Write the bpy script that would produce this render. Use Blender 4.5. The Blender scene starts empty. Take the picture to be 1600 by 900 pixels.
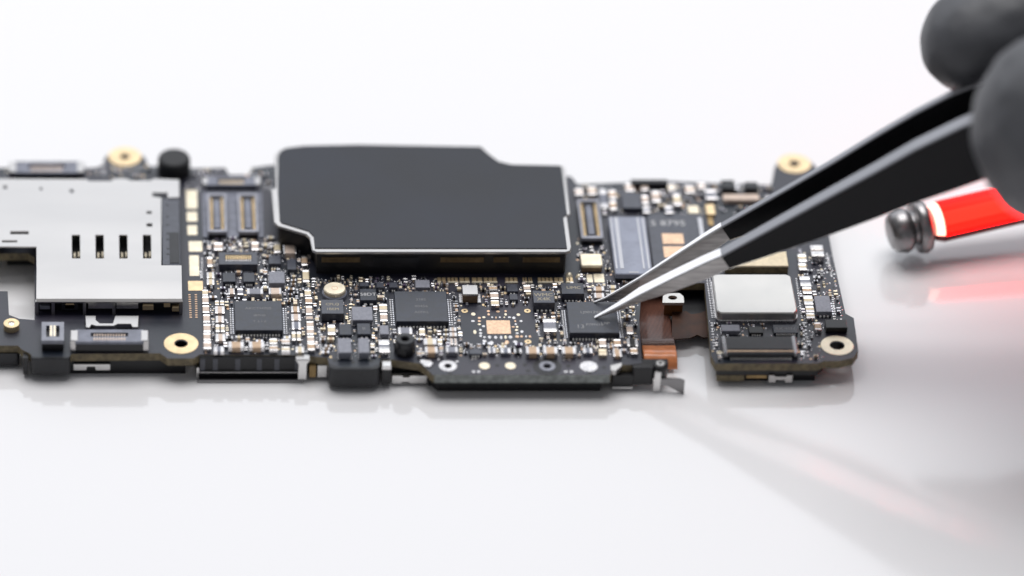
import bpy, bmesh, math, random
from mathutils import Vector

random.seed(11)
sc = bpy.context.scene
COL = sc.collection
MM = 0.001

# ------------------------------------------------------------------ camera, light, exposure
F_PX, U0, V0 = 9000.0, 150.0, 450.0          # focal length and optical axis in pixels of the 1600 x 900 photograph
TH = math.radians(36.0)                      # the camera looks down 36 degrees
DIST, ZB = 657.0, 3.1                        # mm to the board, height of the board's upper face
CY, CZ = -DIST * math.cos(TH), ZB + DIST * math.sin(TH)
cd = bpy.data.cameras.new('camera')
cam = bpy.data.objects.new('camera', cd)
COL.objects.link(cam)
cam.location = (0, CY * MM, CZ * MM)
cam.rotation_euler = (math.pi / 2 - TH, 0, 0)
cd.sensor_width = 36.0
cd.lens = F_PX / 1600 * 36.0
cd.shift_x = (800 - U0) / 1600
cd.clip_start, cd.clip_end = 0.02, 30
cd.dof.use_dof = True
cd.dof.focus_distance = 0.654
cd.dof.aperture_fstop = 8.2
cd.dof.aperture_blades = 0
sc.camera = cam

world = bpy.data.worlds.new('World')
sc.world = world
world.use_nodes = True
bgn = world.node_tree.nodes['Background']
bgn.inputs[0].default_value = (0.93, 0.95, 1.0, 1)
bgn.inputs[1].default_value = 0.20


def area(name, loc, aim, sx, sy, power, col=(1, 1, 1)):
    l = bpy.data.lights.new(name, 'AREA')
    l.shape = 'RECTANGLE'
    l.size, l.size_y, l.energy, l.color = sx, sy, power, col
    o = bpy.data.objects.new(name, l)
    COL.objects.link(o)
    o.location = loc
    o.rotation_euler = (Vector(aim) - Vector(loc)).to_track_quat('-Z', 'Y').to_euler()
    return o


area('softbox_back', (-0.05, 1.0, 0.55), (0.05, 0, 0.12), 2.4, 0.9, 8.5, (0.90, 0.94, 1.0))
area('softbox_top', (0.02, 0.29, 0.98), (0.05, -.02, 0), 1.0, 0.6, 9.75, (1.0, 0.99, 0.98))

sc.view_settings.view_transform = 'Standard'
sc.view_settings.look = 'None'
sc.view_settings.gamma = 1
sc.view_settings.exposure = 0.0
sc.view_settings.use_curve_mapping = False
sc.cycles.use_denoising = True
sc.cycles.max_bounces = 8
sc.cycles.sample_clamp_indirect = 6.0

# ------------------------------------------------------------------ plan helpers (millimetres)


def ray(u, v):
    a, b = (u - U0) / F_PX, -(v - V0) / F_PX
    return a, math.cos(TH) + b * math.sin(TH), -math.sin(TH) + b * math.cos(TH)


def at(u, v, z=ZB):
    a, dy, dz = ray(u, v)
    t = (z - CZ) / dz
    return a * t, CY + dy * t


def at_y(u, v, y):
    a, dy, dz = ray(u, v)
    t = (y - CY) / dy
    return a * t, CZ + dz * t


def rect(u0, v0, u1, v1, z):
    um, vm = (u0 + u1) / 2, (v0 + v1) / 2
    return at(u0, vm, z)[0], at(u1, vm, z)[0], at(um, v1, z)[1], at(um, v0, z)[1]


def poly(pts, z):
    return [at(u, v, z) for u, v in pts]


# ------------------------------------------------------------------ materials
MATS = {}


def mat(name, col, rough=0.5, metal=0.0, spec=0.5, var=0.0, vscale=900.0, bump=0.0, bscale=4000.0, coat=0.0, trans=0.0, ior=1.5, col2=None, stretch=None):
    m = bpy.data.materials.new(name)
    m.use_nodes = True
    nt = m.node_tree
    b = nt.nodes['Principled BSDF']
    b.inputs['Base Color'].default_value = (*col, 1)
    b.inputs['Roughness'].default_value = rough
    b.inputs['Metallic'].default_value = metal
    b.inputs['Specular IOR Level'].default_value = spec
    b.inputs['IOR'].default_value = ior
    b.inputs['Coat Weight'].default_value = coat
    b.inputs['Coat Roughness'].default_value = 0.15
    b.inputs['Transmission Weight'].default_value = trans
    tc = nt.nodes.new('ShaderNodeTexCoord')
    if var > 0:
        n = nt.nodes.new('ShaderNodeTexNoise')
        n.inputs['Scale'].default_value = vscale
        n.inputs['Detail'].default_value = 5
        mp = nt.nodes.new('ShaderNodeMapping')
        mp.inputs['Scale'].default_value = stretch or (1, 1, 1)
        nt.links.new(tc.outputs['Object'], mp.inputs['Vector'])
        nt.links.new(mp.outputs['Vector'], n.inputs['Vector'])
        r = nt.nodes.new('ShaderNodeValToRGB')
        c2 = col2 or tuple(min(1, c * (1 + var)) for c in col)
        r.color_ramp.elements[0].position = 0.35
        r.color_ramp.elements[1].position = 0.68
        r.color_ramp.elements[0].color = (*[c * (1 - var) for c in col], 1)
        r.color_ramp.elements[1].color = (*c2, 1)
        nt.links.new(n.outputs['Fac'], r.inputs['Fac'])
        nt.links.new(r.outputs['Color'], b.inputs['Base Color'])
        mr = nt.nodes.new('ShaderNodeMapRange')
        mr.inputs['To Min'].default_value = max(0.02, rough - 0.08)
        mr.inputs['To Max'].default_value = min(1, rough + 0.10)
        nt.links.new(n.outputs['Fac'], mr.inputs['Value'])
        nt.links.new(mr.outputs['Result'], b.inputs['Roughness'])
    if bump > 0:
        n2 = nt.nodes.new('ShaderNodeTexNoise')
        n2.inputs['Scale'].default_value = bscale
        n2.inputs['Detail'].default_value = 4
        nt.links.new(tc.outputs['Object'], n2.inputs['Vector'])
        bp = nt.nodes.new('ShaderNodeBump')
        bp.inputs['Strength'].default_value = bump
        bp.inputs['Distance'].default_value = 0.00005
        nt.links.new(n2.outputs['Fac'], bp.inputs['Height'])
        nt.links.new(bp.outputs['Normal'], b.inputs['Normal'])
    MATS[name] = m
    return m


mat('table', (0.83, 0.822, 0.838), 0.09, spec=1.0)
mat('mask', (0.010, 0.020, 0.038), 0.36, spec=0.7, var=0.45, vscale=120, col2=(0.026, 0.022, 0.040), bump=0.25, bscale=2500)
mat('pcb_edge', (0.17, 0.135, 0.075), 0.6, var=0.35, vscale=1500)
mat('pcb_edge_grey', (0.26, 0.28, 0.27), 0.6, var=0.3, vscale=1500)
mat('epoxy', (0.011, 0.016, 0.032), 0.40, spec=0.8, var=0.35, vscale=1800, bump=0.35, bscale=9000)
mat('epoxy_purple', (0.075, 0.05, 0.10), 0.4)
mat('epoxy_grey', (0.045, 0.05, 0.072), 0.36, spec=0.8, var=0.2, vscale=1800)
mat('plastic_black', (0.010, 0.010, 0.012), 0.38)
mat('plastic_dark', (0.013, 0.014, 0.018), 0.4, var=0.3, vscale=600)
mat('plastic_slate', (0.28, 0.30, 0.38), 0.38, var=0.1, vscale=700)
mat('plastic_white', (0.62, 0.63, 0.68), 0.4)
mat('plastic_grey', (0.19, 0.20, 0.25), 0.42, var=0.2, vscale=900)
mat('plastic_frame', (0.34, 0.345, 0.40), 0.38, var=0.15, vscale=900)
mat('plastic_pale', (0.27, 0.28, 0.33), 0.4, var=0.15, vscale=900)
mat('rubber', (0.018, 0.019, 0.022), 0.62, bump=0.3, bscale=3000)
mat('gold', (0.86, 0.66, 0.40), 0.36, metal=0.75, var=0.12, vscale=900)
mat('gold_pale', (0.90, 0.80, 0.62), 0.38, metal=0.6, var=0.10, vscale=900)
mat('brass_deep', (0.17, 0.12, 0.065), 0.45, metal=0.7, var=0.3, vscale=900)
mat('brass_dark', (0.36, 0.25, 0.12), 0.4, metal=0.8, var=0.3, vscale=900)
mat('copper_pad', (0.80, 0.55, 0.38), 0.42, metal=0.6, var=0.16, vscale=2600)
mat('tin', (0.70, 0.68, 0.68), 0.26, metal=0.9, var=0.18, vscale=2500)
mat('pin', (0.72, 0.71, 0.70), 0.45, metal=0.35)
mat('solder', (0.84, 0.83, 0.86), 0.18, metal=0.95)
mat('steel', (0.76, 0.75, 0.74), 0.30, metal=1.0, var=0.10, vscale=500, bump=0.15, bscale=5000)
mat('steel_bright', (0.55, 0.535, 0.525), 0.30, metal=1.0, var=0.03, vscale=60, bump=0.08, bscale=500, stretch=(.6, 3, 1))
mat('nickel_can', (0.56, 0.55, 0.53), 0.38, metal=0.9, var=0.02, vscale=400, bump=0.2, bscale=9000)
mat('ceramic_tan', (0.60, 0.42, 0.28), 0.5, var=0.15, vscale=2500)
mat('ceramic_pink', (0.70, 0.56, 0.47), 0.5, var=0.12, vscale=2500)
mat('ceramic_brown', (0.20, 0.13, 0.08), 0.5, var=0.25, vscale=2500)
mat('ceramic_cream', (0.80, 0.68, 0.48), 0.5, var=0.10, vscale=2500)
mat('ferrite', (0.24, 0.245, 0.29), 0.38, var=0.12, vscale=3000, bump=0.2, bscale=9000)
mat('film', (0.010, 0.013, 0.023), 0.48, spec=0.45, var=0.35, vscale=70, bump=0.8, bscale=75)
mat('ink_white', (0.55, 0.55, 0.56), 0.6)
mat('ink_soft', (0.27, 0.27, 0.28), 0.6)
mat('ink_grey', (0.19, 0.19, 0.20), 0.6)
mat('ink_gold', (0.42, 0.36, 0.25), 0.5)
mat('glove', (0.075, 0.077, 0.086), 0.44, var=0.12, vscale=300, bump=0.35, bscale=1800)
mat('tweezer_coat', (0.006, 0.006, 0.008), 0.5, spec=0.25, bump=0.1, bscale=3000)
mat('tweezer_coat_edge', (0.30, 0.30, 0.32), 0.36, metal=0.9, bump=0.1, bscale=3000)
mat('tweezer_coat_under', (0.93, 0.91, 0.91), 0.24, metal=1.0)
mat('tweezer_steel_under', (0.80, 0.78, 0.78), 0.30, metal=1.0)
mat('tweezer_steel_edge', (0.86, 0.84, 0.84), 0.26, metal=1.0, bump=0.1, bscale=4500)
mat('tweezer_steel', (0.40, 0.385, 0.38), 0.40, metal=1.0, var=0.22, vscale=900, stretch=(.4, 1, 3), bump=0.35, bscale=4500)
mat('red_anodised', (1.0, 0.03, 0.012), 0.24, metal=0.85, coat=0.3)
mat('penlight_metal', (0.30, 0.29, 0.295), 0.34, metal=1.0, var=0.15, vscale=400)
mat('chrome_dark', (0.26, 0.255, 0.26), 0.26, metal=1.0)


def flex_material():
    m = mat('flex_orange', (0.42, 0.13, 0.04), 0.34, coat=0.5)
    nt = m.node_tree
    b = nt.nodes['Principled BSDF']
    tc = nt.nodes.new('ShaderNodeTexCoord')
    w = nt.nodes.new('ShaderNodeTexWave')
    w.wave_type, w.bands_direction = 'BANDS', 'X'
    w.inputs['Scale'].default_value = 2100
    w.inputs['Distortion'].default_value = 0.6
    nt.links.new(tc.outputs['Object'], w.inputs['Vector'])
    r = nt.nodes.new('ShaderNodeValToRGB')
    r.color_ramp.elements[0].color = (0.025, 0.010, 0.008, 1)
    r.color_ramp.elements[1].color = (0.22, 0.09, 0.06, 1)
    nt.links.new(w.outputs['Fac'], r.inputs['Fac'])
    nt.links.new(r.outputs['Color'], b.inputs['Base Color'])
    bp = nt.nodes.new('ShaderNodeBump')
    bp.inputs['Distance'].default_value = 0.00004
    bp.inputs['Strength'].default_value = 0.8
    nt.links.new(w.outputs['Fac'], bp.inputs['Height'])
    nt.links.new(bp.outputs['Normal'], b.inputs['Normal'])


flex_material()
mat('flex_amber', (0.16, 0.06, 0.015), 0.3, var=0.3, vscale=500, coat=0.5)
mat('flex_fold', (0.74, 0.25, 0.09), 0.36, var=0.15, vscale=900, coat=0.4)
mat('flex_brown', (0.055, 0.022, 0.012), 0.5, var=0.3, vscale=700, spec=0.3)

# ------------------------------------------------------------------ mesh helpers


def inset(pl, d):
    """offset a counter-clockwise polygon inwards by d"""
    n, out = len(pl), []
    for i in range(n):
        p0, p1, p2 = Vector(pl[i - 1]), Vector(pl[i]), Vector(pl[(i + 1) % n])
        e1, e2 = (p1 - p0), (p2 - p1)
        if e1.length < 1e-9 or e2.length < 1e-9:
            out.append(tuple(p1)); continue
        e1.normalize(); e2.normalize()
        n1, n2 = Vector((-e1.y, e1.x)), Vector((-e2.y, e2.x))
        k = 1 + n1.dot(n2)
        m = (n1 + n2) / max(k, 0.35)
        out.append(tuple(p1 + m * d))
    return out


def ccw(pl):
    a = sum(pl[i - 1][0] * pl[i][1] - pl[i][0] * pl[i - 1][1] for i in range(len(pl)))
    return list(pl) if a > 0 else list(reversed(pl))


def rounded(pl, r, seg=4):
    """round the corners of a polygon"""
    pl = ccw(pl); n, out = len(pl), []
    for i in range(n):
        p0, p1, p2 = Vector(pl[i - 1]), Vector(pl[i]), Vector(pl[(i + 1) % n])
        a, b = p0 - p1, p2 - p1
        k = min(r, a.length * 0.45, b.length * 0.45)
        a.normalize(); b.normalize()
        s, e = p1 + a * k, p1 + b * k
        for j in range(seg + 1):
            t = j / seg
            out.append(tuple(s * (1 - t) ** 2 + p1 * 2 * t * (1 - t) + e * t * t))
    return out


def circle(cx, cy, rx, ry=None, n=24):
    ry = ry or rx
    return [(cx + rx * math.cos(2 * math.pi * i / n), cy + ry * math.sin(2 * math.pi * i / n)) for i in range(n)]


def rpoly(x0, x1, y0, y1):
    return [(x0, y0), (x1, y0), (x1, y1), (x0, y1)]


class MB:
    """collects shapes in millimetres, then links them as one mesh object"""

    def __init__(self):
        self.v, self.f, self.m, self.s, self.mats = [], [], [], [], []

    def mi(self, name):
        if name not in self.mats:
            self.mats.append(name)
        return self.mats.index(name)

    def add(self, vs, fs, m, smooth=False):
        o, k = len(self.v), self.mi(m)
        self.v += [tuple(p) for p in vs]
        for f in fs:
            self.f.append([i + o for i in f]); self.m.append(k); self.s.append(smooth)

    def prism(self, pl, z0, z1, m, bev=0.0, m_side=None, smooth=False):
        pl = ccw(pl); n = len(pl)
        rings = [[(x, y, z0) for x, y in pl]]
        if bev > 0:
            rings.append([(x, y, z1 - bev) for x, y in pl])
            rings.append([(x, y, z1) for x, y in inset(pl, bev)])
        else:
            rings.append([(x, y, z1) for x, y in pl])
        vs = [p for r in rings for p in r]
        sides = []
        for k in range(len(rings) - 1):
            for i in range(n):
                j = (i + 1) % n
                sides.append((k * n + i, k * n + j, (k + 1) * n + j, (k + 1) * n + i))
        top = [tuple(range((len(rings) - 1) * n, len(rings) * n))]
        bot = [tuple(reversed(range(n)))]
        self.add(vs, top + bot + (sides if not m_side else []), m, smooth)
        if m_side:
            self.add(vs, sides[:n], m_side)
            self.add(vs, sides[n:], m)
        return self

    def box(self, x0, x1, y0, y1, z0, z1, m, bev=0.0):
        return self.prism(rpoly(min(x0, x1), max(x0, x1), min(y0, y1), max(y0, y1)), z0, z1, m, bev)

    def slab(self, outer, holes, z0, z1, m, m_side=None, m_hole=None):
        """flat sheet with holes"""
        bm = bmesh.new()
        loops = [ccw(outer)] + [list(reversed(ccw(h))) for h in holes]
        es = []
        lv = []
        for lp in loops:
            vs = [bm.verts.new((x, y, z1)) for x, y in lp]
            lv.append(vs)
            for i in range(len(vs)):
                es.append(bm.edges.new((vs[i - 1], vs[i])))
        bmesh.ops.triangle_fill(bm, edges=es, use_beauty=True)
        bm.verts.index_update()
        vs = [tuple(v.co) for v in bm.verts]
        n = len(vs)
        tri = []
        for f in bm.faces:
            ids = [v.index for v in f.verts]
            if f.normal.z < 0:
                ids.reverse()
            tri.append(ids)
        low = [(x, y, z0) for x, y, _ in vs]
        self.add(vs, tri, m)
        self.add(low, [list(reversed(t)) for t in tri], m_side or m)
        for k, l in enumerate(lv):
            ids = [v.index for v in l]
            q = []
            for i in range(len(ids)):
                a, b = ids[i - 1], ids[i]
                q.append((a + n, b + n, b, a))
            self.add(vs + low, q, (m_hole if (k and m_hole) else m_side) or m)
        bm.free()
        return self

    def ring(self, cx, cy, ro, ri, z0, z1, m, n=32, bev=0.0, oy=1.0):
        vs, fs = [], []
        prof = [(ri, z0), (ro, z0), (ro, z1 - bev), (ro - bev, z1), (ri + bev, z1), (ri, z1 - bev)] if bev else [(ri, z0), (ro, z0), (ro, z1), (ri, z1)]
        k = len(prof)
        for i in range(n):
            a = 2 * math.pi * i / n
            for r, z in prof:
                vs.append((cx + r * math.cos(a), cy + r * oy * math.sin(a), z))
        for i in range(n):
            j = (i + 1) % n
            for p in range(k):
                q = (p + 1) % k
                fs.append((i * k + p, j * k + p, j * k + q, i * k + q))
        self.add(vs, fs, m)
        return self

    def lathe(self, prof, m, c=(0, 0, 0), ax=None, n=28, smooth=True):
        """prof: (distance along axis, radius)"""
        ax = (ax or Vector((0, 0, 1))).normalized()
        e1 = ax.orthogonal().normalized(); e2 = ax.cross(e1)
        vs, fs = [], []
        for d, r in prof:
            for i in range(n):
                a = 2 * math.pi * i / n
                vs.append(Vector(c) + ax * d + (e1 * math.cos(a) + e2 * math.sin(a)) * r)
        for k in range(len(prof) - 1):
            for i in range(n):
                j = (i + 1) % n
                fs.append((k * n + i, k * n + j, (k + 1) * n + j, (k + 1) * n + i))
        fs.append(tuple(reversed(range(n)))); fs.append(tuple(range((len(prof) - 1) * n, len(prof) * n)))
        self.add(vs, fs, m, smooth)
        return self

    def dome(self, x, y, z, r, h, m, ry=None, n=7):
        ry = ry or r
        vs = [(x + r * math.cos(2 * math.pi * i / n), y + ry * math.sin(2 * math.pi * i / n), z) for i in range(n)]
        vs += [(x + .68 * r * math.cos(2 * math.pi * i / n), y + .68 * ry * math.sin(2 * math.pi * i / n), z + h * .75) for i in range(n)]
        vs.append((x, y, z + h))
        fs = [(i, (i + 1) % n, n + (i + 1) % n, n + i) for i in range(n)] + [(n + i, n + (i + 1) % n, 2 * n) for i in range(n)]
        self.add(vs, fs, m, True)
        return self

    def mesh(self, name, origin):
        me = bpy.data.meshes.new(name)
        me.from_pydata([((x - origin[0]) * MM, (y - origin[1]) * MM, (z - origin[2]) * MM) for x, y, z in self.v], [], self.f)
        for n in self.mats:
            me.materials.append(MATS[n])
        me.polygons.foreach_set('material_index', self.m)
        me.polygons.foreach_set('use_smooth', self.s)
        me.update()
        return me

    def build(self, name, parent=None, kind=None, label=None):
        xs, ys, zs = zip(*self.v)
        o = ((min(xs) + max(xs)) / 2, (min(ys) + max(ys)) / 2, min(zs))
        ob = bpy.data.objects.new(name, self.mesh(name, o))
        COL.objects.link(ob)
        place(ob, o, parent)
        if kind: ob['kind'] = kind
        if label: ob['label'] = label
        return ob


WORLD = {}


def place(ob, w, parent=None):
    WORLD[ob.name] = Vector(w)
    if parent:
        ob.parent = parent
        ob.location = (Vector(w) - WORLD[parent.name]) * MM
    else:
        ob.location = Vector(w) * MM


def empty(name, w, label, cat):
    o = bpy.data.objects.new(name, None)
    o.empty_display_size = 0.005
    COL.objects.link(o)
    place(o, w)
    o['label'], o['category'] = label, cat
    return o


def text(s, cx, cy, z, size, m, parent, name='marking', sx=1.0):
    cu = bpy.data.curves.new('t', 'FONT')
    cu.body, cu.size, cu.align_x, cu.align_y = s, size * MM, 'CENTER', 'CENTER'
    cu.resolution_u = 2
    t = bpy.data.objects.new('t', cu)
    COL.objects.link(t)
    me = bpy.data.meshes.new_from_object(t.evaluated_get(bpy.context.evaluated_depsgraph_get()))
    bpy.data.objects.remove(t)
    me.materials.clear(); me.materials.append(MATS[m])
    for p in me.polygons: p.material_index = 0
    ob = bpy.data.objects.new(name, me)
    COL.objects.link(ob)
    place(ob, (cx, cy, z), parent)
    ob.scale.x = sx
    return ob


# ------------------------------------------------------------------ table
tb = MB()
tb.box(-1500, 1600, -1400, 2400, -20, 0, 'table')
table = tb.build('table_top', kind='structure')

# ------------------------------------------------------------------ circuit board
bc = at(640, 480, 0)
BOARD = empty('circuit_board', (bc[0], bc[1], 0), 'dark phone circuit board crowded with chips, lying on the white table', 'circuit board')
TAKEN = []                                   # footprints already used (mm)


def take(x0, x1, y0, y1, pad=0.0):
    TAKEN.append((x0 - pad, x1 + pad, y0 - pad, y1 + pad))


def free(x0, x1, y0, y1):
    return all(x1 < a or x0 > b or y1 < c or y0 > d for a, b, c, d in TAKEN)


outline = [(-60, 262), (150, 262), (160, 258), (164, 246), (176, 236), (195, 232), (214, 236), (227, 247), (232, 259), (300, 263), (352, 262), (358, 273), (388, 273), (394, 262), (424, 258),
           (560, 250), (740, 252), (790, 266), (893, 276), (902, 288), (985, 285), (1045, 283), (1120, 286), (1205, 289), (1210, 262), (1218, 249), (1240, 243), (1262, 248), (1276, 262),
           (1284, 310), (1301, 400), (1321, 490), (1334, 497), (1341, 548), (1333, 559), (1312, 564), (1287, 564), (1278, 568), (1118, 568), (1111, 556), (1101, 442),
           (1003, 442), (999, 500), (1003, 568), (985, 570), (957, 570), (954, 586), (676, 586), (668, 578), (655, 568), (612, 562), (596, 561), (592, 570), (580, 574), (528, 574), (514, 568), (511, 559),
           (470, 555), (312, 554), (302, 560), (262, 560), (250, 552), (112, 553), (108, 558), (52, 558), (46, 552), (34, 546), (28, 540), (-60, 540),
           (-60, 455), (12, 455), (14, 492), (30, 498), (54, 500), (54, 402), (44, 396), (-60, 396)]
OUT = poly(outline, ZB)
HOLES = []


def hole(u, v, r):
    x, y = at(u, v, ZB)
    HOLES.append((x, y, r))
    return circle(x, y, r, n=24)


hl = [hole(195, 247, 0.55), hole(1241, 258, 0.6), hole(283, 538, 0.72), hole(1308, 541, 0.80), hole(700, 573, 0.40), hole(855, 574, 0.42)]
s = MB()
s.slab(OUT, hl, ZB - 1.0, ZB, 'mask', 'pcb_edge', 'plastic_black')
substrate = s.build('substrate', BOARD)


def inside(x, y):
    c = False
    n = len(OUT)
    for i in range(n):
        (x1, y1), (x2, y2) = OUT[i - 1], OUT[i]
        if (y1 > y) != (y2 > y) and x < (x2 - x1) * (y - y1) / (y2 - y1) + x1:
            c = not c
    return c


# gold screw pads round the holes
for u, v, ro, ri, m in ((195, 245, 1.95, .58, 'gold'), (1241, 256, 1.95, .63, 'gold'), (283, 537, 1.95, .76, 'gold'), (1308, 540, 1.85, .84, 'gold_pale'),
                        (700, 572, 1.02, .42, 'tin'), (18, 513, .9, .36, 'gold')):
    x, y = at(u, v, ZB)
    p = MB().ring(x, y, ro, ri, ZB - (0.0 if u != 18 else 0.0), ZB + (.05 if u != 18 else .75), m, bev=.02)
    p.build('screw_pad', BOARD)
    take(x - ro, x + ro, y - ro, y + ro)
x, y = at(855, 573, ZB)
p = MB().ring(x, y, 1.6, .95, ZB, ZB + .03, 'plastic_black').ring(x, y, .93, .44, ZB, ZB + .12, 'plastic_pale', bev=.03)
p.build('screw_pad', BOARD)
take(x - 1.7, x + 1.7, y - 1.7, y + 1.7)

# ---- flat pads


def pad(u0, v0, u1, v1, m='gold', name='gold_pad', h=.03, bev=0.0):
    x0, x1, y0, y1 = rect(u0, v0, u1, v1, ZB + h)
    p = MB().prism(rounded(rpoly(x0, x1, y0, y1), .08, 2), ZB, ZB + h, m, bev)
    take(x0, x1, y0, y1)
    return p.build(name, BOARD)


for r in ((291, 297, 308, 326), (292, 331, 308, 346), (293, 352, 308, 367), (295, 377, 316, 393), (296, 399, 311, 431)):
    pad(*r, m='gold_pale')
pad(294, 439, 317, 454, 'gold')
for r in ((917, 429, 926, 441), (928, 428, 944, 441)):
    pad(*r, m='gold_pale')
pad(760.5, 500.5, 797.5, 521.5, 'copper_pad', 'thermal_pad', .04)
for u, v, rx, ry in ((757, 572, 8.5, 5.2), (797.5, 572, 8.5, 5.2), (920, 573, 14, 8)):
    x, y = at(u, v, ZB)
    p = MB().prism(circle(x, y, rx / 13.7, ry / 8.05, 20), ZB, ZB + .06, 'gold_pale' if u < 900 else 'tin', .02)
    p.build('test_pad', BOARD)
    take(x - rx / 13.7, x + rx / 13.7, y - .7, y + .7)
p = MB().prism(poly([(656, 563), (672, 564), (677, 569), (672, 575), (663, 574), (656, 567)], ZB), ZB, ZB + .15, 'tin', .05)
p.build('solder_pad', BOARD)

q = MB()
for u, v, w, h_ in ((738, 561, 5, 2.5), (744, 561, 4, 2.5), (740, 581, 5, 3), (748, 581, 5, 3), (881, 562.5, 5, 3), (889, 562.5, 6, 2.5), (884, 581, 6, 3), (893, 581, 6, 3), (686, 562, 4, 3), (714, 565, 5, 3)):
    x, y = at(u, v, ZB)
    q.prism(circle(x, y, w / 27.4, h_ / 16.1, 10), ZB, ZB + .04, 'tin')
for u, v in ((777, 571), (820, 570), (825, 579.5), (703, 584), (921, 583), (944, 574), (888, 572), (523, 563), (580, 564), (552, 566)):
    x, y = at(u, v, ZB)
    q.prism(circle(x, y, .25, .25, 12), ZB, ZB + .012, 'plastic_black')
q.build('strip_marks', BOARD, kind='stuff')

# ---- chips


def marks(rows, x0, x1, y0, y1, z, m, parent):
    for s_, fx, fy, size in rows:
        text(s_, x0 + (x1 - x0) * fx, y0 + (y1 - y0) * fy, z + .006, size, m, parent)


def chip(u0, v0, u1, v1, h, m='epoxy', name='chip', pins=0, side=0, rows=(), ink='ink_grey', bev=.04, pinw=.5):
    zt = ZB + h
    x0, x1, y0, y1 = rect(u0, v0, u1, v1, zt)
    c = MB().box(x0, x1, y0, y1, ZB + .08, zt, m, bev).build(name, BOARD)
    take(x0, x1, y0, y1, .03)
    if pins:
        p = MB()
        st = (x1 - x0 - .5) / pins
        for i in range(pins):
            px = x0 + .25 + st * (i + .5)
            p.box(px - st * .28, px + st * .28, y0 - .24, y0 - .003, ZB + .0, ZB + .30, 'pin', .08)
        for i in range(pins):
            px = x0 + .25 + st * (i + .5)
            p.box(px - st * .26, px + st * .26, y1 - .05, y1 + .14, ZB + .0, ZB + .10, 'solder', .03)
        take(x0, x1, y0 - .36, y0)
        p.build('pins', c, kind='stuff')
    if side:
        p = MB()
        st = (y1 - y0 - .6) / side
        for sgn, xs in ((-1, x0), (1, x1)):
            for k in (0, 1):
                for i in range(side):
                    yy = y0 + .3 + st * (i + .5)
                    xx = xs + sgn * (.20 + .26 * k)
                    p.box(xx - .085, xx + .085, yy - st * .3, yy + st * .3, ZB, ZB + .06, 'solder' if k == 0 else 'tin', .015)
        take(x0 - .55, x1 + .55, y0, y1)
        p.build('side_pins', c, kind='stuff')
    if rows:
        marks(rows, x0, x1, y0, y1, zt, ink, c)
    return c


chip(367, 470, 441, 516, .8, pins=14, side=14, rows=(('AKCTH705', .5, .74, .62), ('I87H0', .52, .5, .55), ('T .L I Z', .52, .3, .5)))
chip(617.5, 455, 699, 502, .9, pins=14, side=13, rows=(('338S', .5, .72, .6), ('00456', .5, .5, .6), ('A0FKL', .5, .3, .6)), ink='ink_grey')
chip(887.5, 471.5, 965, 520, 1.0, pins=14, side=14, rows=(('LJ001ZES1', .5, .66, .62), ('13', .23, .20, .95), ('P7FN10', .52, .26, .6), ('UIP', .74, .3, .7)), ink='ink_soft')
chip(502, 468, 537, 490, 1.1, 'epoxy_grey', rows=(('CPLQ', .5, .66, .62), ('1BEM', .5, .32, .62)), ink='ink_gold')
chip(562.5, 451, 588, 469, .7, rows=(('S8DT', .5, .5, .8),), ink='ink_white', pins=2)
chip(530, 506, 549, 523, .65, pins=2)
chip(558, 505, 579, 522, .65, pins=2, rows=(('8', .5, .5, .8),))
chip(833, 454, 866, 473, 1.2, 'epoxy_grey', rows=(('WMC', .5, .64, .85), ('X4K', .5, .3, .85)), ink='ink_gold', pins=4)
chip(877, 442, 912, 459, 1.1, rows=(('UMC', .55, .55, .75),), ink='ink_gold', pins=5)
chip(348, 426, 368, 440, .6, pins=4)
chip(380, 426, 398, 440, .6, pins=4)
chip(420, 399, 439, 412, .7, 'epoxy_grey', pins=3)
chip(449, 405, 463, 421, .7, 'epoxy_grey', pins=2)
chip(972, 300, 1002, 325, .6, 'epoxy_grey')
chip(1274, 462, 1298, 487, .75, 'ferrite', pins=3, side=5)
chip(1290, 499, 1323, 512, .75, 'plastic_black')
chip(1208, 507, 1246, 520, .35, 'epoxy', pins=10, rows=(('8X 4SN', .5, .5, .7),))
chip(1170, 510, 1192, 520, .45, 'plastic_black', pins=4)
chip(733, 545, 753, 553, .45, 'epoxy_grey', pins=3)
chip(562, 441, 576, 447, .6, 'epoxy_grey', pins=2)
chip(588, 441, 600, 449, .6, 'epoxy_grey', pins=2)
chip(608, 441, 621, 449, .6, 'epoxy_grey', pins=2)
chip(792, 444, 809, 455, .5, 'epoxy_grey', pins=2)
chip(796, 459, 809, 468, .5, 'epoxy_grey', pins=2)

# ---- inductors (grey blocks), metal lids


def block(u0, v0, u1, v1, h, m, name, term=None, bev=.05):
    zt = ZB + h
    x0, x1, y0, y1 = rect(u0, v0, u1, v1, zt)
    c = MB().box(x0, x1, y0, y1, ZB + .06, zt, m, bev).build(name, BOARD)
    if term:
        w = (x1 - x0) * .16
        for a, b in ((x0 - .06, x0 + w), (x1 - w, x1 + .06)):
            MB().box(a, b, y0 - .07, y1 + .07, ZB, ZB + .14, term, .03).build('terminal', c)
    take(x0 - .06, x1 + .06, y0 - .07, y1 + .07)
    return c


for r in ((550, 479, 582, 500, .85), (420, 424, 445, 442, .8), (649, 437, 671.5, 449, .6), (593.5, 508, 607.5, 522, .65), (528, 528, 549, 551, .95), (560, 528, 577, 551, .95), (1127, 507, 1156, 517, .6)):
    block(*r[:4], r[4], 'ferrite', 'inductor', 'tin')

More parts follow.
